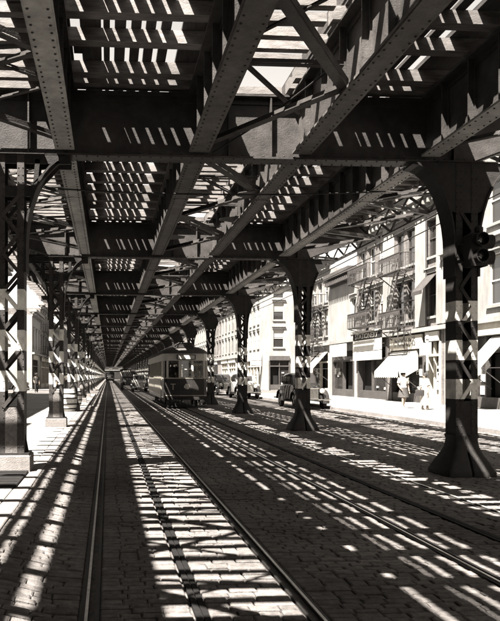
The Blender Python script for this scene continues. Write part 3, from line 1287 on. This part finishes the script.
shop(T5, 1, 13, sign=(3.25, 3.8), sign_m='cream', loc=(0, 13.995), rz=R(-90), H=3.2)
rf = MB()
rf.box(.301, 11.699, .301, 13.699, H5 - .35, H5 - .2)
rf.build("roof", M['roofing'], T5)
rc = MB()
rc.box(-.25, 12.2, -.25, .0 - .003, H5 - .2, H5 + .25)
rc.box(-.25, -.003, -.003, 14, H5 - .2, H5 + .25)
rc.build("cornice", M['stone'], T5)
sb = MB()
sb.box(-1.3, -.1, -.1, .05, 2.6, 4.0)
sb.box(-1.25, -.15, -.13, -.101, 2.7, 3.1)
sb.box(-1.25, -.15, -.13, -.101, 3.25, 3.5)
sb.build("hanging_sign", M['goods'], T5)
# farther rows
far_specs = [
    (88.3, 14, 10.6, 'stone', "pale row building just beyond the white corner house"),
    (103, 14.6, 12.5, 'brick', "taller pale tenement behind the third right column"),
    (128, 24.8, 11.5, 'plaster', "long pale tenement row far along the right side"),
    (168, 39.8, 13.0, 'brick', "distant tenement row toward the end of the right side"),
    (262, 93.8, 14.0, 'stone', "last long building at the far end of the right side"),
]
y0 = 88.25
for (w_, H_, mt, lab) in [(13, 10.6, 'stone', far_specs[0][4]), (15, 12.5, 'brick', far_specs[1][4]), (24, 11.5, 'plaster', far_specs[2][4]), (40, 13.0, 'brick', far_specs[3][4]), (90, 14.0, 'stone', far_specs[4][4])]:
    l, rz = rloc(y0 + w_)
    n = int(w_ / 2.4)
    wx = [(i + .5) * w_ / n for i in range(n)]
    if w_ > 50:
        wx = wx[::2]
    building(lab, l, rz, w_ - .05, 10, H_, [(4.7, 1.9), (7.6, 1.9)] + ([(10.3, 1.5)] if H_ > 12.4 else []), wx, .95, M[mt],
             shops=tuple((i * 6 + .4, i * 6 + 5.6, dict(sign=(3.32, 3.8), sign_m=rnd.choice(('trim', 'cream', 'white')))) for i in range(max(1, int(w_ / 6)) if w_ < 50 else 3)))
    y0 += w_
building("distant block closing the end of the street under the railway", (-22, 292, 0), 0, 50, 12, 9.0, [(4.6, 1.9)], [3 + 4 * i for i in range(12)], 1.2, M['endblack'], cor=False)
# left side; local x runs from near to far
LX = -8.0
def lbuild(y0, w_, H_, mt, lab, fe=(), fl=((4.6, 1.9), (7.3, 1.8)), n=None, cor=True, shops=True):
    n = n or int(w_ / 2.4)
    wx = [(i + .5) * w_ / n for i in range(n)]
    if w_ > 50:
        wx = wx[::2]
    return building(lab, (LX, y0, 0), R(90), w_ - .05, 10, H_, list(fl), wx, .95, M[mt], fe=fe, cor=cor,
                    shops=tuple((i * 6 + .4, i * 6 + 5.4, dict(sign=(3.32, 3.8), sign_m=rnd.choice(('trim', 'cream')))) for i in range(max(1, int(w_ / 6)) if w_ < 50 else 2)) if shops else ())
lbuild(-40, 30, 13, 'brick2', "brick tenement row left behind the camera")
lbuild(-9.9, 26, 12, 'brick', "grey tenement left outside the frame nearest the camera", fe=((6, 3.2),))
lbuild(16.2, 24.7, 11, 'brick', "tenement left just outside the frame beside the sidewalk", fe=((15, 3.2),))
lbuild(41, 15.2, 9.5, 'brick', "brick tenement on the left before the side street")
lbuild(74.2, 9, 8.0, 'plaster', "white blank-sided corner house left beyond the side street", fl=((4.6, 1.9),))
lbuild(83.25, 16, 9.6, 'brick', "tenement with fire escapes left behind the corner house", fe=((4, 3.2), (11, 3.2)))
lbuild(99.3, 20, 8.5, 'stone', "pale tenement row farther along the left side")
lbuild(119.35, 40, 9.5, 'brick2', "distant grey tenement row on the left side")
lbuild(159.4, 95, 10, 'stone', "last long building at the far end of the left side")

# ================================================================== STREETCAR
def streetcar():
    L, hw = 12.6, 1.09
    t = thing("streetcar", "dark streetcar with pale side panels stopped on the right hand track", "streetcar", (3.70, 33.2, 0))
    # plan outline: bowed end
    def plan(y):
        return hw if y > .7 else .86 + (hw - .86) * math.sin(min(1, y / .7) * math.pi / 2)
    front = [(-.55, -.05), (0, -.08), (.55, -.05)]
    out = [(-hw, .75), (-1.03, .25), (-.88, .03), (-.3, -.05), (.3, -.05), (.88, .03), (1.03, .25), (hw, .75)]
    def strip(mb, pts, z0, z1, th=.05):
        for (p, q) in zip(pts[:-1], pts[1:]):
            d = Vector((q[0] - p[0], q[1] - p[1], 0)).normalized()
            nn = Vector((-d.y, d.x, 0)) * th
            mb.prism([p, q, (q[0] + nn.x, q[1] + nn.y), (p[0] + nn.x, p[1] + nn.y)], z0, z1, 'z')
    for rear in (False, True):
        T = Matrix.Translation((0, L, 0)) @ Matrix.Rotation(math.pi, 4, 'Z') if rear else None
        d = MB(); d.T = T
        strip(d, out, .55, 1.42)
        do = d.build("dash_panel", M['traction'], t)
        if not rear:
            lettering("T", .42, M['cream'], do, (-.62, -.035, 1.02), (R(90), 0, 0), .006)
            mo = MB()
            mo.T = None
            strip(mo, [(x, y - .012) for x, y in out], 1.421, 1.47, .06)
            strip(mo, [(x, y - .012) for x, y in out[1:-1]], .60, .63, .011)
            mo.build("belt_moulding", M['cream'], do)
        ps = MB(); ps.T = T
        posts = [out[1], out[2], out[3], out[4], out[5], out[6]]
        for (x, y) in posts:
            ps.box(x - .05, x + .05, y + .005, y + .08, 1.471, 2.28)
        strip(ps, out, 2.281, 2.62)
        strip(ps, out[3:5], 1.85, 1.89, .04)
        ps.build("front_posts", M['white'] if not rear else M['traction'], t)
        for (p, q) in zip(out[1:-2], out[2:-1]):
            w = MB(); w.T = T
            d_ = Vector((q[0] - p[0], q[1] - p[1], 0)).normalized() * .05
            strip(w, [(p[0] + d_.x, p[1] + d_.y + .05), (q[0] - d_.x, q[1] - d_.y + .05)], 1.475, 2.278, .012)
            w.build("window_pane", M['clear'], t)
    # sides
    for sg in (-1, 1):
        s_ = MB()
        x0, x1 = sorted((sg * hw, sg * (hw - .05)))
        s_.box(x0, x1, .76, 1.55, 2.281, 2.62)
        s_.box(x0, x1, 1.56, L - .76, .62, 1.45)
        s_.box(x0, x1, 1.551, L - .76, 2.281, 2.62)
        n = 11
        for i in range(n + 1):
            yy = 1.56 + i * (L - 3.1) / n
            s_.box(x0, x1, yy - .05, yy + .05, 1.451, 2.28)
        s_.build("side_panel", M['cream'], t)
        p = MB()
        xa, xb = sorted((sg * (hw - .03), sg * (hw - .042)))
        for i in range(n):
            y_a, y_b = 1.62 + i * (L - 3.1) / n, 1.5 + (i + 1) * (L - 3.1) / n
            q = MB()
            q.box(xa, xb, y_a, y_b, 1.452, 2.279)
            q.build("window_pane", M['clear'], t)
        dr = MB()
        dr.box(*sorted((sg * (hw - .03), sg * (hw - .06))), .8, 1.5, .5, 2.28)
        dr.build("door", M['cream'], t)
        tr_ = MB()
        tr_.box(x0, x1, 1.5, L - 1.5, .45, .615)
        tr_.build("side_skirt", M['traction'], t)
    fl = MB()
    fl.box(-hw + .06, hw - .06, .1, L - .1, .5, .58)
    fl.build("floor", M['traction'], t)
    # roof: arched, dropping over the ends, with a raised monitor
    rings = []
    for (y, w, h) in ((-.12, .55, .1), (-.02, .85, .22), (.25, 1.06, .32), (.8, 1.16, .40), (L - .8, 1.16, .40), (L - .25, 1.06, .32), (L + .02, .85, .22), (L + .12, .55, .1)):
        rings.append([(w * math.cos(a), y, 2.621 + h * math.sin(a)) for a in (math.pi * i / 10 for i in range(11))])
    r = MB(); r.smooth = True
    r.loft(rings)
    ro = r.build("roof", M['trim'], t)
    mo = MB(); mo.smooth = True
    rings = []
    for (y, w, h) in ((.35, .42, .1), (.6, .5, .22), (L - .6, .5, .22), (L - .35, .42, .1)):
        rings.append([(w, y, 2.9), (w, y, 2.93 + h * .5), (w * .6, y, 2.96 + h), (-w * .6, y, 2.96 + h), (-w, y, 2.93 + h * .5), (-w, y, 2.9)])
    mo.loft(rings)
    mo.build("roof_monitor", M['traction'], ro)
    # headlight, bumper, fender basket, destination box
    h = MB(); h.smooth = True
    h.lathe([(.04, -.06), (.10, -.08), (.135, -.2), (.14, -.24), (.12, -.25)], (.02, 0, 1.05), 16, 'y')
    ho = h.build("headlight", M['chrome'], t)
    ln = MB(); ln.smooth = True
    ln.lathe([(.12, -.252), (.08, -.268), (.01, -.275)], (.02, 0, 1.05), 16, 'y')
    ln.build("lens", M['white'], ho)
    bp = MB()
    strip(bp, [(-1.0, .1), (-.6, -.14), (.6, -.14), (1.0, .1)], .42, .56, .08)
    bp.build("bumper", M['iron'], t)
    ff = MB()
    ff.beam((-.9, -.1, .4), (-.9, -.55, .12), .03, .03)
    ff.beam((.9, -.1, .4), (.9, -.55, .12), .03, .03)
    ff.beam((-.95, -.55, .12), (.95, -.55, .12), .05, .05)
    for i in range(12):
        xx = -.85 + i * .155
        ff.beam((xx, -.1, .38), (xx, -.55, .13), .02, .02)
    ff.build("fender_basket", M['iron'], t)
    db = MB()
    db.box(-.45, .45, -.16, -.06, 2.33, 2.56)
    dbo = db.build("destination_box", M['traction'], t)
    ds = MB()
    ds.box(-.4, .4, -.168, -.161, 2.36, 2.53)
    ds.build("destination_panel", M['white'], dbo)
    for yc in (2.8, L - 2.8):
        tk = MB()
        tk.box(-.8, .8, yc - 1.2, yc + 1.2, .36, .44)
        for sg in (-1, 1):
            tk.box(*sorted((sg * .8, sg * .88)), yc - 1.2, yc + 1.2, .25, .42)
        to = tk.build("truck_frame", M['iron'], t)
        for dy in (-.8, .8):
            for sg in (-1, 1):
                w = MB(); w.smooth = True
                w.lathe([(.10, sg * .68), (.33, sg * .68), (.33, sg * .76), (.1, sg * .77)], (0, yc + dy, .34), 20, 'x')
                w.build("wheel", M['rail'], to)
    st = MB()
    for sg in (-1, 1):
        st.box(*sorted((sg * (hw - .1), sg * (hw + .12))), .8, 1.5, .36, .40)
    st.build("step", M['iron'], t)
    for sg in (-1, 1):
        be = MB()
        be.box(*sorted((sg * .55, sg * 1.0)), 1.7, L - 1.7, .85, .98)
        be.box(*sorted((sg * .94, sg * 1.0)), 1.7, L - 1.7, .981, 1.4)
        be.build("bench", M['timber'], t)
        pp = MB()
        for yy in (1.5, L - 1.5):
            pp.box(*sorted((sg * .45, sg * 1.03)), yy - .02, yy + .02, .585, 1.5)
        pp.build("bulkhead", M['board'], t)
    hd = MB()
    for sg in (-1, 1):
        hd.beam((sg * .5, 1.4, 2.2), (sg * .5, L - 1.4, 2.2), .03, .03)
    hd.build("grab_rail", M['chrome'], t)
    ct = MB()
    ct.box(-.75, -.45, .22, .45, .585, 1.35)
    ct.lathe([(.12, 1.36), (.12, 1.42), (.03, 1.44)], (-.6, .33, 0), 12)
    ct.build("controller", M['iron'], t)
    for q in range(4):
        vn = MB()
        vn.lathe([(.1, 3.1), (.1, 3.26), (.16, 3.27), (.16, 3.31), (.03, 3.36)], (0, 2 + q * (L - 4) / 3, 0), 12)
        vn.build("ventilator", M['traction'], t)
    return t
streetcar()

# ================================================================== CARS
def ring12(hw, zb, zt, y, rr=.25):
    pts = []
    h = (zt - zb)
    r = min(hw, h / 2) * rr * 2 * .6
    cx, cz = 0, (zb + zt) / 2
    for (sx, sz, a0) in ((1, -1, -90), (1, 1, 0), (-1, 1, 90), (-1, -1, 180)):
        for da in (0, 30, 60, 90):
            t = R(a0 + da)
            pts.append((sx * (hw - r) + r * math.cos(t), y, cz + sz * (h / 2 - r) + r * math.sin(t)))
    return pts

def car(label, x, y, paint, rz=0.0, truck=False):
    t = thing("parked_car", label, "car", (x, y, 0), rz, "cars parked along the right kerb")
    b = MB(); b.smooth = True
    b.loft([ring12(hw, zb, zt, yy) for yy, hw, zb, zt in ((-.02, .27, .48, .98), (.05, .31, .42, 1.04), (.6, .37, .4, 1.09), (1.25, .5, .38, 1.12), (1.5, .68, .36, 1.14), (2.4, .74, .34, 1.15), (3.4, .72, .36, 1.12), (4.0, .6, .42, 1.0), (4.3, .42, .5, .82))])
    bo = b.build("body", paint, t)
    c = MB(); c.smooth = True
    c.loft([ring12(hw, zb, zt, yy, .4) for yy, hw, zb, zt in ((1.35, .58, 1.08, 1.16), (1.62, .6, 1.08, 1.6), (2.0, .63, 1.08, 1.7), (3.0, .62, 1.06, 1.68), (3.6, .54, 1.0, 1.48), (4.0, .44, .9, 1.12))])
    co = c.build("cabin", paint, t)
    ws = MB()
    ws.prism([(1.36, 1.2), (1.575, 1.55), (1.585, 1.55), (1.37, 1.2)], -.5, -.03, 'x')
    ws.prism([(1.36, 1.2), (1.575, 1.55), (1.585, 1.55), (1.37, 1.2)], .03, .5, 'x')
    ws.build("windscreen", M['glass'], co)
    for sg in (-1, 1):
        for (a, d) in ((1.72, 2.3), (2.38, 2.95), (3.02, 3.35)):
            w = MB()
            w.prism([(a, 1.2), (d, 1.2), (d - .03, 1.52), (a + .03, 1.52)], *sorted((sg * .625, sg * .642)), 'x')
            w.build("side_window", M['glass'], co)
        for yc, nm in ((.62, 0), (3.35, 1)):
            f = MB(); f.smooth = True
            rings = []
            for i in range(10):
                a = R(-10 + 20 * i) if not nm else R(-5 + 20 * i)
                rad = .47
                cy, cz = yc - rad * math.cos(a), .36 + rad * math.sin(a)
                cx = sg * .66
                ww = .16
                nrm = (-math.cos(a), math.sin(a))
                rings.append([(cx - ww, cy, cz), (cx - ww * .8, cy + nrm[0] * .06, cz + nrm[1] * .06), (cx, cy + nrm[0] * .1, cz + nrm[1] * .1), (cx + ww * .8, cy + nrm[0] * .06, cz + nrm[1] * .06), (cx + ww, cy, cz), (cx, cy + nrm[0] * .03, cz + nrm[1] * .03)])
            f.loft(rings)
            f.build("fender", M['black'] if paint is not M['black'] else paint, t)
            w = MB(); w.smooth = True
            w.lathe([(.2, -.08), (.33, -.085), (.36, -.05), (.36, .05), (.33, .085), (.2, .08)], (sg * .66, yc, .36), 20, 'x')
            wo = w.build("wheel", M['tyre'], t)
            rm_ = MB(); rm_.smooth = True
            rm_.lathe([(.2, -.06), (.2, .06)], (sg * .66, yc, .36), 16, 'x')
            rm_.lathe([(.11, -.09), (.07, -.1), (.07, .1), (.11, .09)], (sg * .66, yc, .36), 12, 'x')
            rm_.build("rim", M['lightcar'], wo)
        hl = MB(); hl.smooth = True
        hl.lathe([(.02, .3), (.08, .2), (.115, .04), (.12, .0)], (sg * .42, -.0, .86), 14, 'y')
        ho = hl.build("headlight", M['chrome'], t)
        ln = MB()
        ln.lathe([(.11, -.002), (.06, -.018), (.01, -.024)], (sg * .42, 0, .86), 14, 'y')
        ln.build("lens", M['white'], ho)
        rb = MB()
        rb.box(*sorted((sg * .58, sg * .8)), 1.05, 2.95, .32, .36)
        rb.build("running_board", M['iron'], t)
    gr = MB()
    for i in range(9):
        xx = -.2 + i * .05
        gr.box(xx - .008, xx + .008, -.045, -.025, .52, .95)
    gr.box(-.24, .24, -.05, -.022, .95, .99)
    gr.box(-.24, .24, -.05, -.022, .49, .52)
    gr.build("grille", M['chrome'], t)
    for yy in (-.32, 4.5):
        bp = MB()
        bp.tube([(-.78, yy + .12, .45), (-.5, yy, .45), (.5, yy, .45), (.78, yy + .12, .45)] if yy < 0 else [(-.78, yy - .12, .45), (-.5, yy, .45), (.5, yy, .45), (.78, yy - .12, .45)], .035, 8)
        bp.build("bumper", M['chrome'], t)
    return t
car("black sedan with round headlights parked half hidden by the second right column", 9.45, 31.8, M['black'])
car("pale sedan with black fenders parked between second and third right columns", 9.35, 46.0, M['lightcar'])
car("black sedan parked farthest along the right kerb beside third column", 9.35, 55.0, M['black'])
c4 = car("pale sedan running behind the streetcar on the track", 3.1, 68.0, M['lightcar'])
del c4['group']
c5 = car("dark sedan in the side street glimpsed left behind the nearest column", -7.2, 62.5, M['black'], R(70))
del c5['group']

def truck(label, x, y, h, cargo):
    t = thing("delivery_truck", label, "truck", (x, y, 0))
    c = MB(); c.smooth = True
    c.loft([ring12(hw, zb, zt, yy) for yy, hw, zb, zt in ((0, .35, .55, 1.15), (.9, .42, .5, 1.25), (1.0, .75, .5, 1.3), (1.2, .78, .5, 2.0), (2.1, .78, .5, 2.05))])
    c.build("cab", M['black'], t)
    w = MB()
    w.box(-.65, .65, 1.06, 1.085, 1.4, 1.85)
    w.build("windscreen", M['glass'], t)
    bx = MB()
    bx.box(-.95, .95, 2.15, 5.2, .7, h)
    bx.prism([(-.95, h), (.95, h), (.6, h + .15), (-.6, h + .15)], 2.15, 5.2)
    bx.build("cargo_box", cargo, t)
    for yy in (.55, 4.2):
        for sg in (-1, 1):
            q = MB(); q.smooth = True
            q.lathe([(.2, -.1), (.4, -.1), (.42, -.05), (.42, .05), (.4, .1), (.2, .1)], (sg * .75, yy, .42), 18, 'x')
            q.build("wheel", M['tyre'], t)
    for sg in (-1, 1):
        hl = MB()
        hl.lathe([(.03, .15), (.11, .0), (.1, -.02)], (sg * .48, 0, 1.0), 12, 'y')
        hl.build("headlight", M['chrome'], t)
    return t
truck("dark truck with pale canvas top far down the street left of the streetcar", 2.3, 76, 2.0, M['canvas'])
truck("distant dark truck near the vanishing point between the rails", 0.4, 150, 2.3, M['black'])
truck("distant black truck right of the vanishing point", 3.0, 118, 2.6, M['endblack'])
truck("tall black delivery truck parked just right of the streetcar", 9.3, 63, 2.5, M['black'])

# ================================================================== SIGNAL ON COLUMN
sg_t = thing("traffic_signal", "dark hooded signal lamp cluster clamped to the nearest right column", "traffic light", (5.55, 10.28, 3.2))
sg_t.scale = (.86, .86, .9)
h = MB()
h.block(-.15, .15, -.14, .14, 0, .56, .04)
h.lathe([(.05, .56), (.075, .6), (.075, .66), (.03, .7)], (.06, 0, 0), 10)
h.build("housing", M['iron'], sg_t)
br = MB()
br.box(-.2, .12, .141, .26, .42, .47)
br.box(-.2, .12, .141, .26, .1, .15)
br.build("clamp", M['iron'], sg_t)
for z in (.16, .43):
    for ax in ('y', 'x'):
        v = MB(); v.smooth = True
        if ax == 'y':
            v.lathe([(.115, -.14), (.12, -.26), (.105, -.26), (.1, -.15)], (0, 0, z), 14, 'y')
        else:
            v.lathe([(.115, .15), (.12, .30), (.105, .30), (.1, .16)], (0, 0, z), 14, 'x')
        vo = v.build("visor", M['iron'], sg_t)
        ln = MB(); ln.smooth = True
        if ax == 'y':
            ln.lathe([(.098, -.15), (.07, -.175), (.01, -.185)], (0, 0, z), 14, 'y')
        else:
            ln.lathe([(.098, .16), (.07, .185), (.01, .195)], (0, 0, z), 14, 'x')
        ln.build("lens", M['glass'], vo)

# ================================================================== SMALL STREET THINGS
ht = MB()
ht.block(-.33, .33, -.7, .7, 0, .03, .01)  # ribbed black plate added to draw the shadow patch by the plinth
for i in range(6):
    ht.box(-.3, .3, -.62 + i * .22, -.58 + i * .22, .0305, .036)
hto = ht.build("plinth_shadow_plate", M['dark'], None, (-1.50, 9.7, .131))
hto['label'] = "black plate drawn as the shadow on the sidewalk before the nearest left plinth"
hto['category'] = "shadow plate"

def barrel(y, x, label, s=1.0):
    t = thing("ash_barrel", label, "barrel", (x, y, .13), 0, "whitewashed barrels along the left kerb")
    b = MB(); b.smooth = True
    b.lathe([(.30 * s, 0), (.36 * s, .2 * s), (.385 * s, .42 * s), (.36 * s, .64 * s), (.30 * s, .84 * s)], n=20)
    b.build("staves", M['barrel'], t)
    for z, r in ((.12, .345), (.3, .382), (.54, .382), (.72, .345)):
        h_ = MB()
        h_.lathe([(r * s, (z - .025) * s), (r * s + .008, (z - .025) * s), (r * s + .008, (z + .025) * s), (r * s, (z + .025) * s)], n=20)
        h_.build("hoop", M['iron'], t)
    l_ = MB()
    l_.lathe([(.29 * s, .84 * s), (.29 * s, .87 * s), (.05, .9 * s)], n=20)
    l_.build("lid", M['barrel'], t)
barrel(28.2, -1.62, "nearest whitewashed barrel by the third left column")
barrel(33.5, -1.6, "second whitewashed barrel beyond the third left column", .95)
barrel(40.5, -1.6, "farthest whitewashed barrel down the left kerb", .95)

pl = thing("striped_pole", "thin white striped pole beside the woman in the white dress", "pole", (13.55, 29.0, .13))
for i in range(9):
    p = MB()
    p.lathe([(.055, i * .33), (.055, i * .33 + .329)], n=10)
    p.build("pole_section", M['white'] if i in (0, 1, 3, 5, 6, 7, 8) else M['trim'], pl)
p = MB(); p.smooth = True
p.lathe([(.056, 2.97), (.1, 3.0), (.1, 3.08), (.02, 3.16)], n=12)
p.build("finial", M['white'], pl)

# cables slung under the deck
def cable(label, pts, r=.014):
    c = MB()
    c.tube(pts, r, 6)
    o = c.build("cable", M['cable'])
    o['label'] = label
    o['category'] = "cable"
    o['group'] = "cables slung below the deck"
def sag(p, q, s_, n=14):
    p, q = Vector(p), Vector(q)
    return [tuple(p.lerp(q, i / n) - Vector((0, 0, s_ * 4 * (i / n) * (1 - i / n)))) for i in range(n + 1)]
cable("black cable slung across below the deck just past the nearest cross girder", sag((-.9, 12.6, 4.9), (5.1, 12.6, 4.95), .08))
cable("black cable slanting up from the nearest cross girder between middle girders", sag((1.55, 10.3, 4.86), (3.0, 8.7, 5.6), .05))
cable("black cable along the cornice line in front of the right tenements", sag((9.2, 14, 6.2), (9.0, 58, 6.1), .25), .02)
cable("thinner black cable just below the one along the tenement cornices", sag((9.2, 14, 5.9), (9.0, 58, 5.85), .3), .016)

# ================================================================== PEOPLE
def skin_body(chains, radii, name, m, parent, sub=1):
    """chains: list of point lists sharing named joints -> one continuous skinned mesh"""
    verts, edges, rad, idx = [], [], [], {}
    for ch in chains:
        prev = None
        for key in ch:
            if key not in idx:
                idx[key] = len(verts)
                verts.append(J[key])
                rad.append(radii[key])
            if prev is not None:
                edges.append((prev, idx[key]))
            prev = idx[key]
    me = bpy.data.meshes.new(name)
    me.from_pydata(verts, edges, [])
    o = bpy.data.objects.new(name, me)
    COL.objects.link(o)
    md = o.modifiers.new("skin", 'SKIN')
    md.use_smooth_shade = True
    for i, v in enumerate(me.skin_vertices[0].data):
        v.radius = (rad[i], rad[i])
        v.use_root = (i == 0)
    o.modifiers.new("sub", 'SUBSURF').levels = sub
    dg = bpy.context.evaluated_depsgraph_get()
    nm = bpy.data.meshes.new_from_object(o.evaluated_get(dg))
    bpy.data.objects.remove(o)
    nm.materials.clear()
    return link(name, nm, m, parent)

J = {}
def person(label, loc, rz, h, dress, top, skirt_len=.45, hat=None, pose='walk', trousers=False, bag=False, simple=False):
    global J
    t = thing("person", label, "person", loc, rz)
    s = h / 1.62
    def P(x, y, z):
        return (x * s, y * s, z * s)
    st = .13 if pose == 'walk' else .03
    J = {
        'pel': P(0, 0, .88), 'waist': P(0, 0, 1.02), 'chest': P(0, .0, 1.2), 'sho': P(0, 0, 1.32), 'neck': P(0, -.01, 1.40), 'head0': P(0, -.02, 1.47), 'head': P(0, -.03, 1.54),
        'shL': P(-.17, 0, 1.31), 'elL': P(-.23, .03, 1.06), 'wrL': P(-.2, -.12, .9), 'haL': P(-.19, -.18, .85),
        'shR': P(.17, 0, 1.31), 'elR': P(.23, .04, 1.05), 'wrR': P(.24, -.04, .82), 'haR': P(.24, -.07, .74),
        'hiL': P(-.09, 0, .84), 'knL': P(-.09, -st * .9, .46), 'anL': P(-.09, -st, .09), 'toL': P(-.1, -st - .14, .03),
        'hiR': P(.09, 0, .84), 'knR': P(.09, st * .1, .46), 'anR': P(.09, st + .06, .12), 'toR': P(.1, st - .06, .03),
    }
    rd = {'pel': .125, 'waist': .105, 'chest': .13, 'sho': .09, 'neck': .05, 'head0': .07, 'head': .085, 'shL': .06, 'elL': .043, 'wrL': .03, 'haL': .035,
          'shR': .06, 'elR': .043, 'wrR': .03, 'haR': .035, 'hiL': .095, 'knL': .058, 'anL': .037, 'toL': .032, 'hiR': .095, 'knR': .058, 'anR': .037, 'toR': .032}
    rd = {k: v * s for k, v in rd.items()}
    skin_body([['pel', 'waist', 'chest', 'sho', 'neck', 'head0', 'head'], ['sho', 'shL', 'elL', 'wrL', 'haL'], ['sho', 'shR', 'elR', 'wrR', 'haR'],
               ['pel', 'hiL', 'knL', 'anL', 'toL'], ['pel', 'hiR', 'knR', 'anR', 'toR']], rd, "body", M['skin'], t)
    def ell(cx, cy, z, a, b, n=16):
        return [((cx + a * math.cos(2 * math.pi * k / n)) * s, (cy + b * math.sin(2 * math.pi * k / n)) * s, z * s) for k in range(n)]
    bl = MB(); bl.smooth = True
    bl.loft([ell(0, 0, .93, .165, .125), ell(0, 0, 1.04, .135, .11), ell(0, -.01, 1.18, .17, .14), ell(0, 0, 1.29, .185, .12), ell(0, 0, 1.36, .12, .085), ell(0, -.005, 1.39, .07, .065)])
    for sd in ('L', 'R'):
        a, b = Vector(J['sh' + sd]), Vector(J['el' + sd])
        bl.tube([a.lerp(b, -.15), a.lerp(b, .3), a.lerp(b, .75)], [.085 * s, .075 * s, .07 * s], 10)
    bl.build("blouse", top, t)
    if trousers:
        tr_ = MB(); tr_.smooth = True
        tr_.loft([ell(0, 0, .95, .15, .12), ell(0, 0, .84, .175, .135), ell(0, 0, .78, .175, .13)])
        for sd in ('L', 'R'):
            a, k_, b = Vector(J['hi' + sd]), Vector(J['kn' + sd]), Vector(J['an' + sd])
            tr_.tube([a, a.lerp(k_, .5), k_, k_.lerp(b, .5), b], [.105 * s, .095 * s, .08 * s, .075 * s, .075 * s], 10)
        tr_.build("trousers", dress, t)
    else:
        sk = MB(); sk.smooth = True
        rings = []
        for i in range(7):
            f = i / 6
            z = .95 - f * (.95 - skirt_len)
            a = .145 + .09 * math.sin(f * 1.5)
            n = 20
            rings.append([((a * (1 + .05 * f * math.cos(5 * th + 1))) * math.cos(th) * s, (.115 + .11 * f) * (1 + .06 * f * math.sin(6 * th)) * math.sin(th) * s, z * s) for th in (2 * math.pi * k / n for k in range(n))])
        sk.loft(rings, cap=True)
        sk.build("skirt", dress, t)
    hr = MB(); hr.smooth = True
    hr.lathe([(.03 * s, 1.655 * s), (.08 * s, 1.63 * s), (.102 * s, 1.57 * s), (.1 * s, 1.5 * s), (.075 * s, 1.45 * s)], (0, .022 * s, 0), 14)
    hr.build("hair", M['hair'], t)
    if hat is not None:
        ha = MB(); ha.smooth = True
        ha.lathe([(.17 * s, 1.585 * s), (.17 * s, 1.597 * s), (.11 * s, 1.61 * s), (.1 * s, 1.68 * s), (.05 * s, 1.71 * s)], (0, -.01 * s, 0), 18)
        ha.build("hat", hat, t)
    fc = MB(); fc.smooth = True           # nose and dark eyes
    fc.lathe([(.002, 1.55 * s), (.016 * s, 1.525 * s), (.004, 1.515 * s)], (0, -.118 * s, 0), 6)
    fc.build("nose", M['skin'], t)
    for sx in (-1, 1):
        e = MB(); e.smooth = True
        e.lathe([(.002, -.112 * s), (.012 * s, -.104 * s), (.013 * s, -.095 * s)], (sx * .033 * s, 0, 1.55 * s), 8, 'y')
        e.build("eye", M['hair'], t)
    for sd in ('L', 'R'):
        c, a = Vector(J['ha' + sd]), Vector(J['wr' + sd])
        d = (c - a).normalized()
        for i in range(5):
            f = MB()
            off = Vector((0, (i - 2) * .016 * s, 0))
            L = (.075, .085, .09, .08, .05)[i] * s
            f.tube([c + off, c + off + d * L * .55, c + off + d * L + Vector((0, -.012 * s, -.006 * s))], [.009 * s, .008 * s, .006 * s], 5)
            f.build("finger", M['skin'], t)
    for sd in ('L', 'R'):
        a, to = Vector(J['an' + sd]), Vector(J['to' + sd])
        sh = MB(); sh.smooth = True
        sh.tube([a + Vector((0, .05 * s, -.04 * s)), a.lerp(to, .5) + Vector((0, 0, -.02 * s)), to + Vector((0, -.03 * s, .002))], [.045 * s, .046 * s, .03 * s], 8)
        sh.build("shoe", M['cloth_d'] if trousers else M['cloth_w'], t)
    return t
person("woman in pale hat, light blouse and grey skirt walking before the awning", (12.85, 29.8, .13), R(5), 1.60, M['skirt'], M['cloth_w'], .5, M['cloth_w'])
person("person in long white dress standing beside the striped pole", (13.2, 28.5, .13), R(-70), 1.52, M['cloth_w'], M['cloth_w'], .22, None, 'stand')
bgt = MB()
bgt.block(-.17, .17, -.06, .06, 0, .26, .03)
bgt.tube([(-.1, 0, .25), (-.07, 0, .36), (.07, 0, .36), (.1, 0, .25)], .01, 6)
bo = bgt.build("handbag", M['cloth_d'], None, (12.96, 28.42, .72))
bo['label'] = "dark handbag held by the person in the long white dress"
bo['category'] = "bag"
person("man in dark suit crossing the side street, seen beside nearest left column", (-6.7, 66, 0), R(10), 1.74, M['cloth_d'], M['cloth_d'], hat=M['cloth_d'], trousers=True)
person("woman in light dress walking on left sidewalk past the side street", (-5.4, 71, 0), R(0), 1.62, M['cloth_w'], M['cloth_w'], .45)
person("person in dark trousers and white shirt on the far left sidewalk", (-4.6, 78, .13), R(170), 1.72, M['cloth_d'], M['cloth_w'], trousers=True)
person("uniformed motorman standing behind the left front window of the streetcar", (3.12, 34.0, .585), R(0), 1.66, M['cloth_d'], M['cloth_d'], hat=M['cloth_d'], pose='stand', trousers=True)
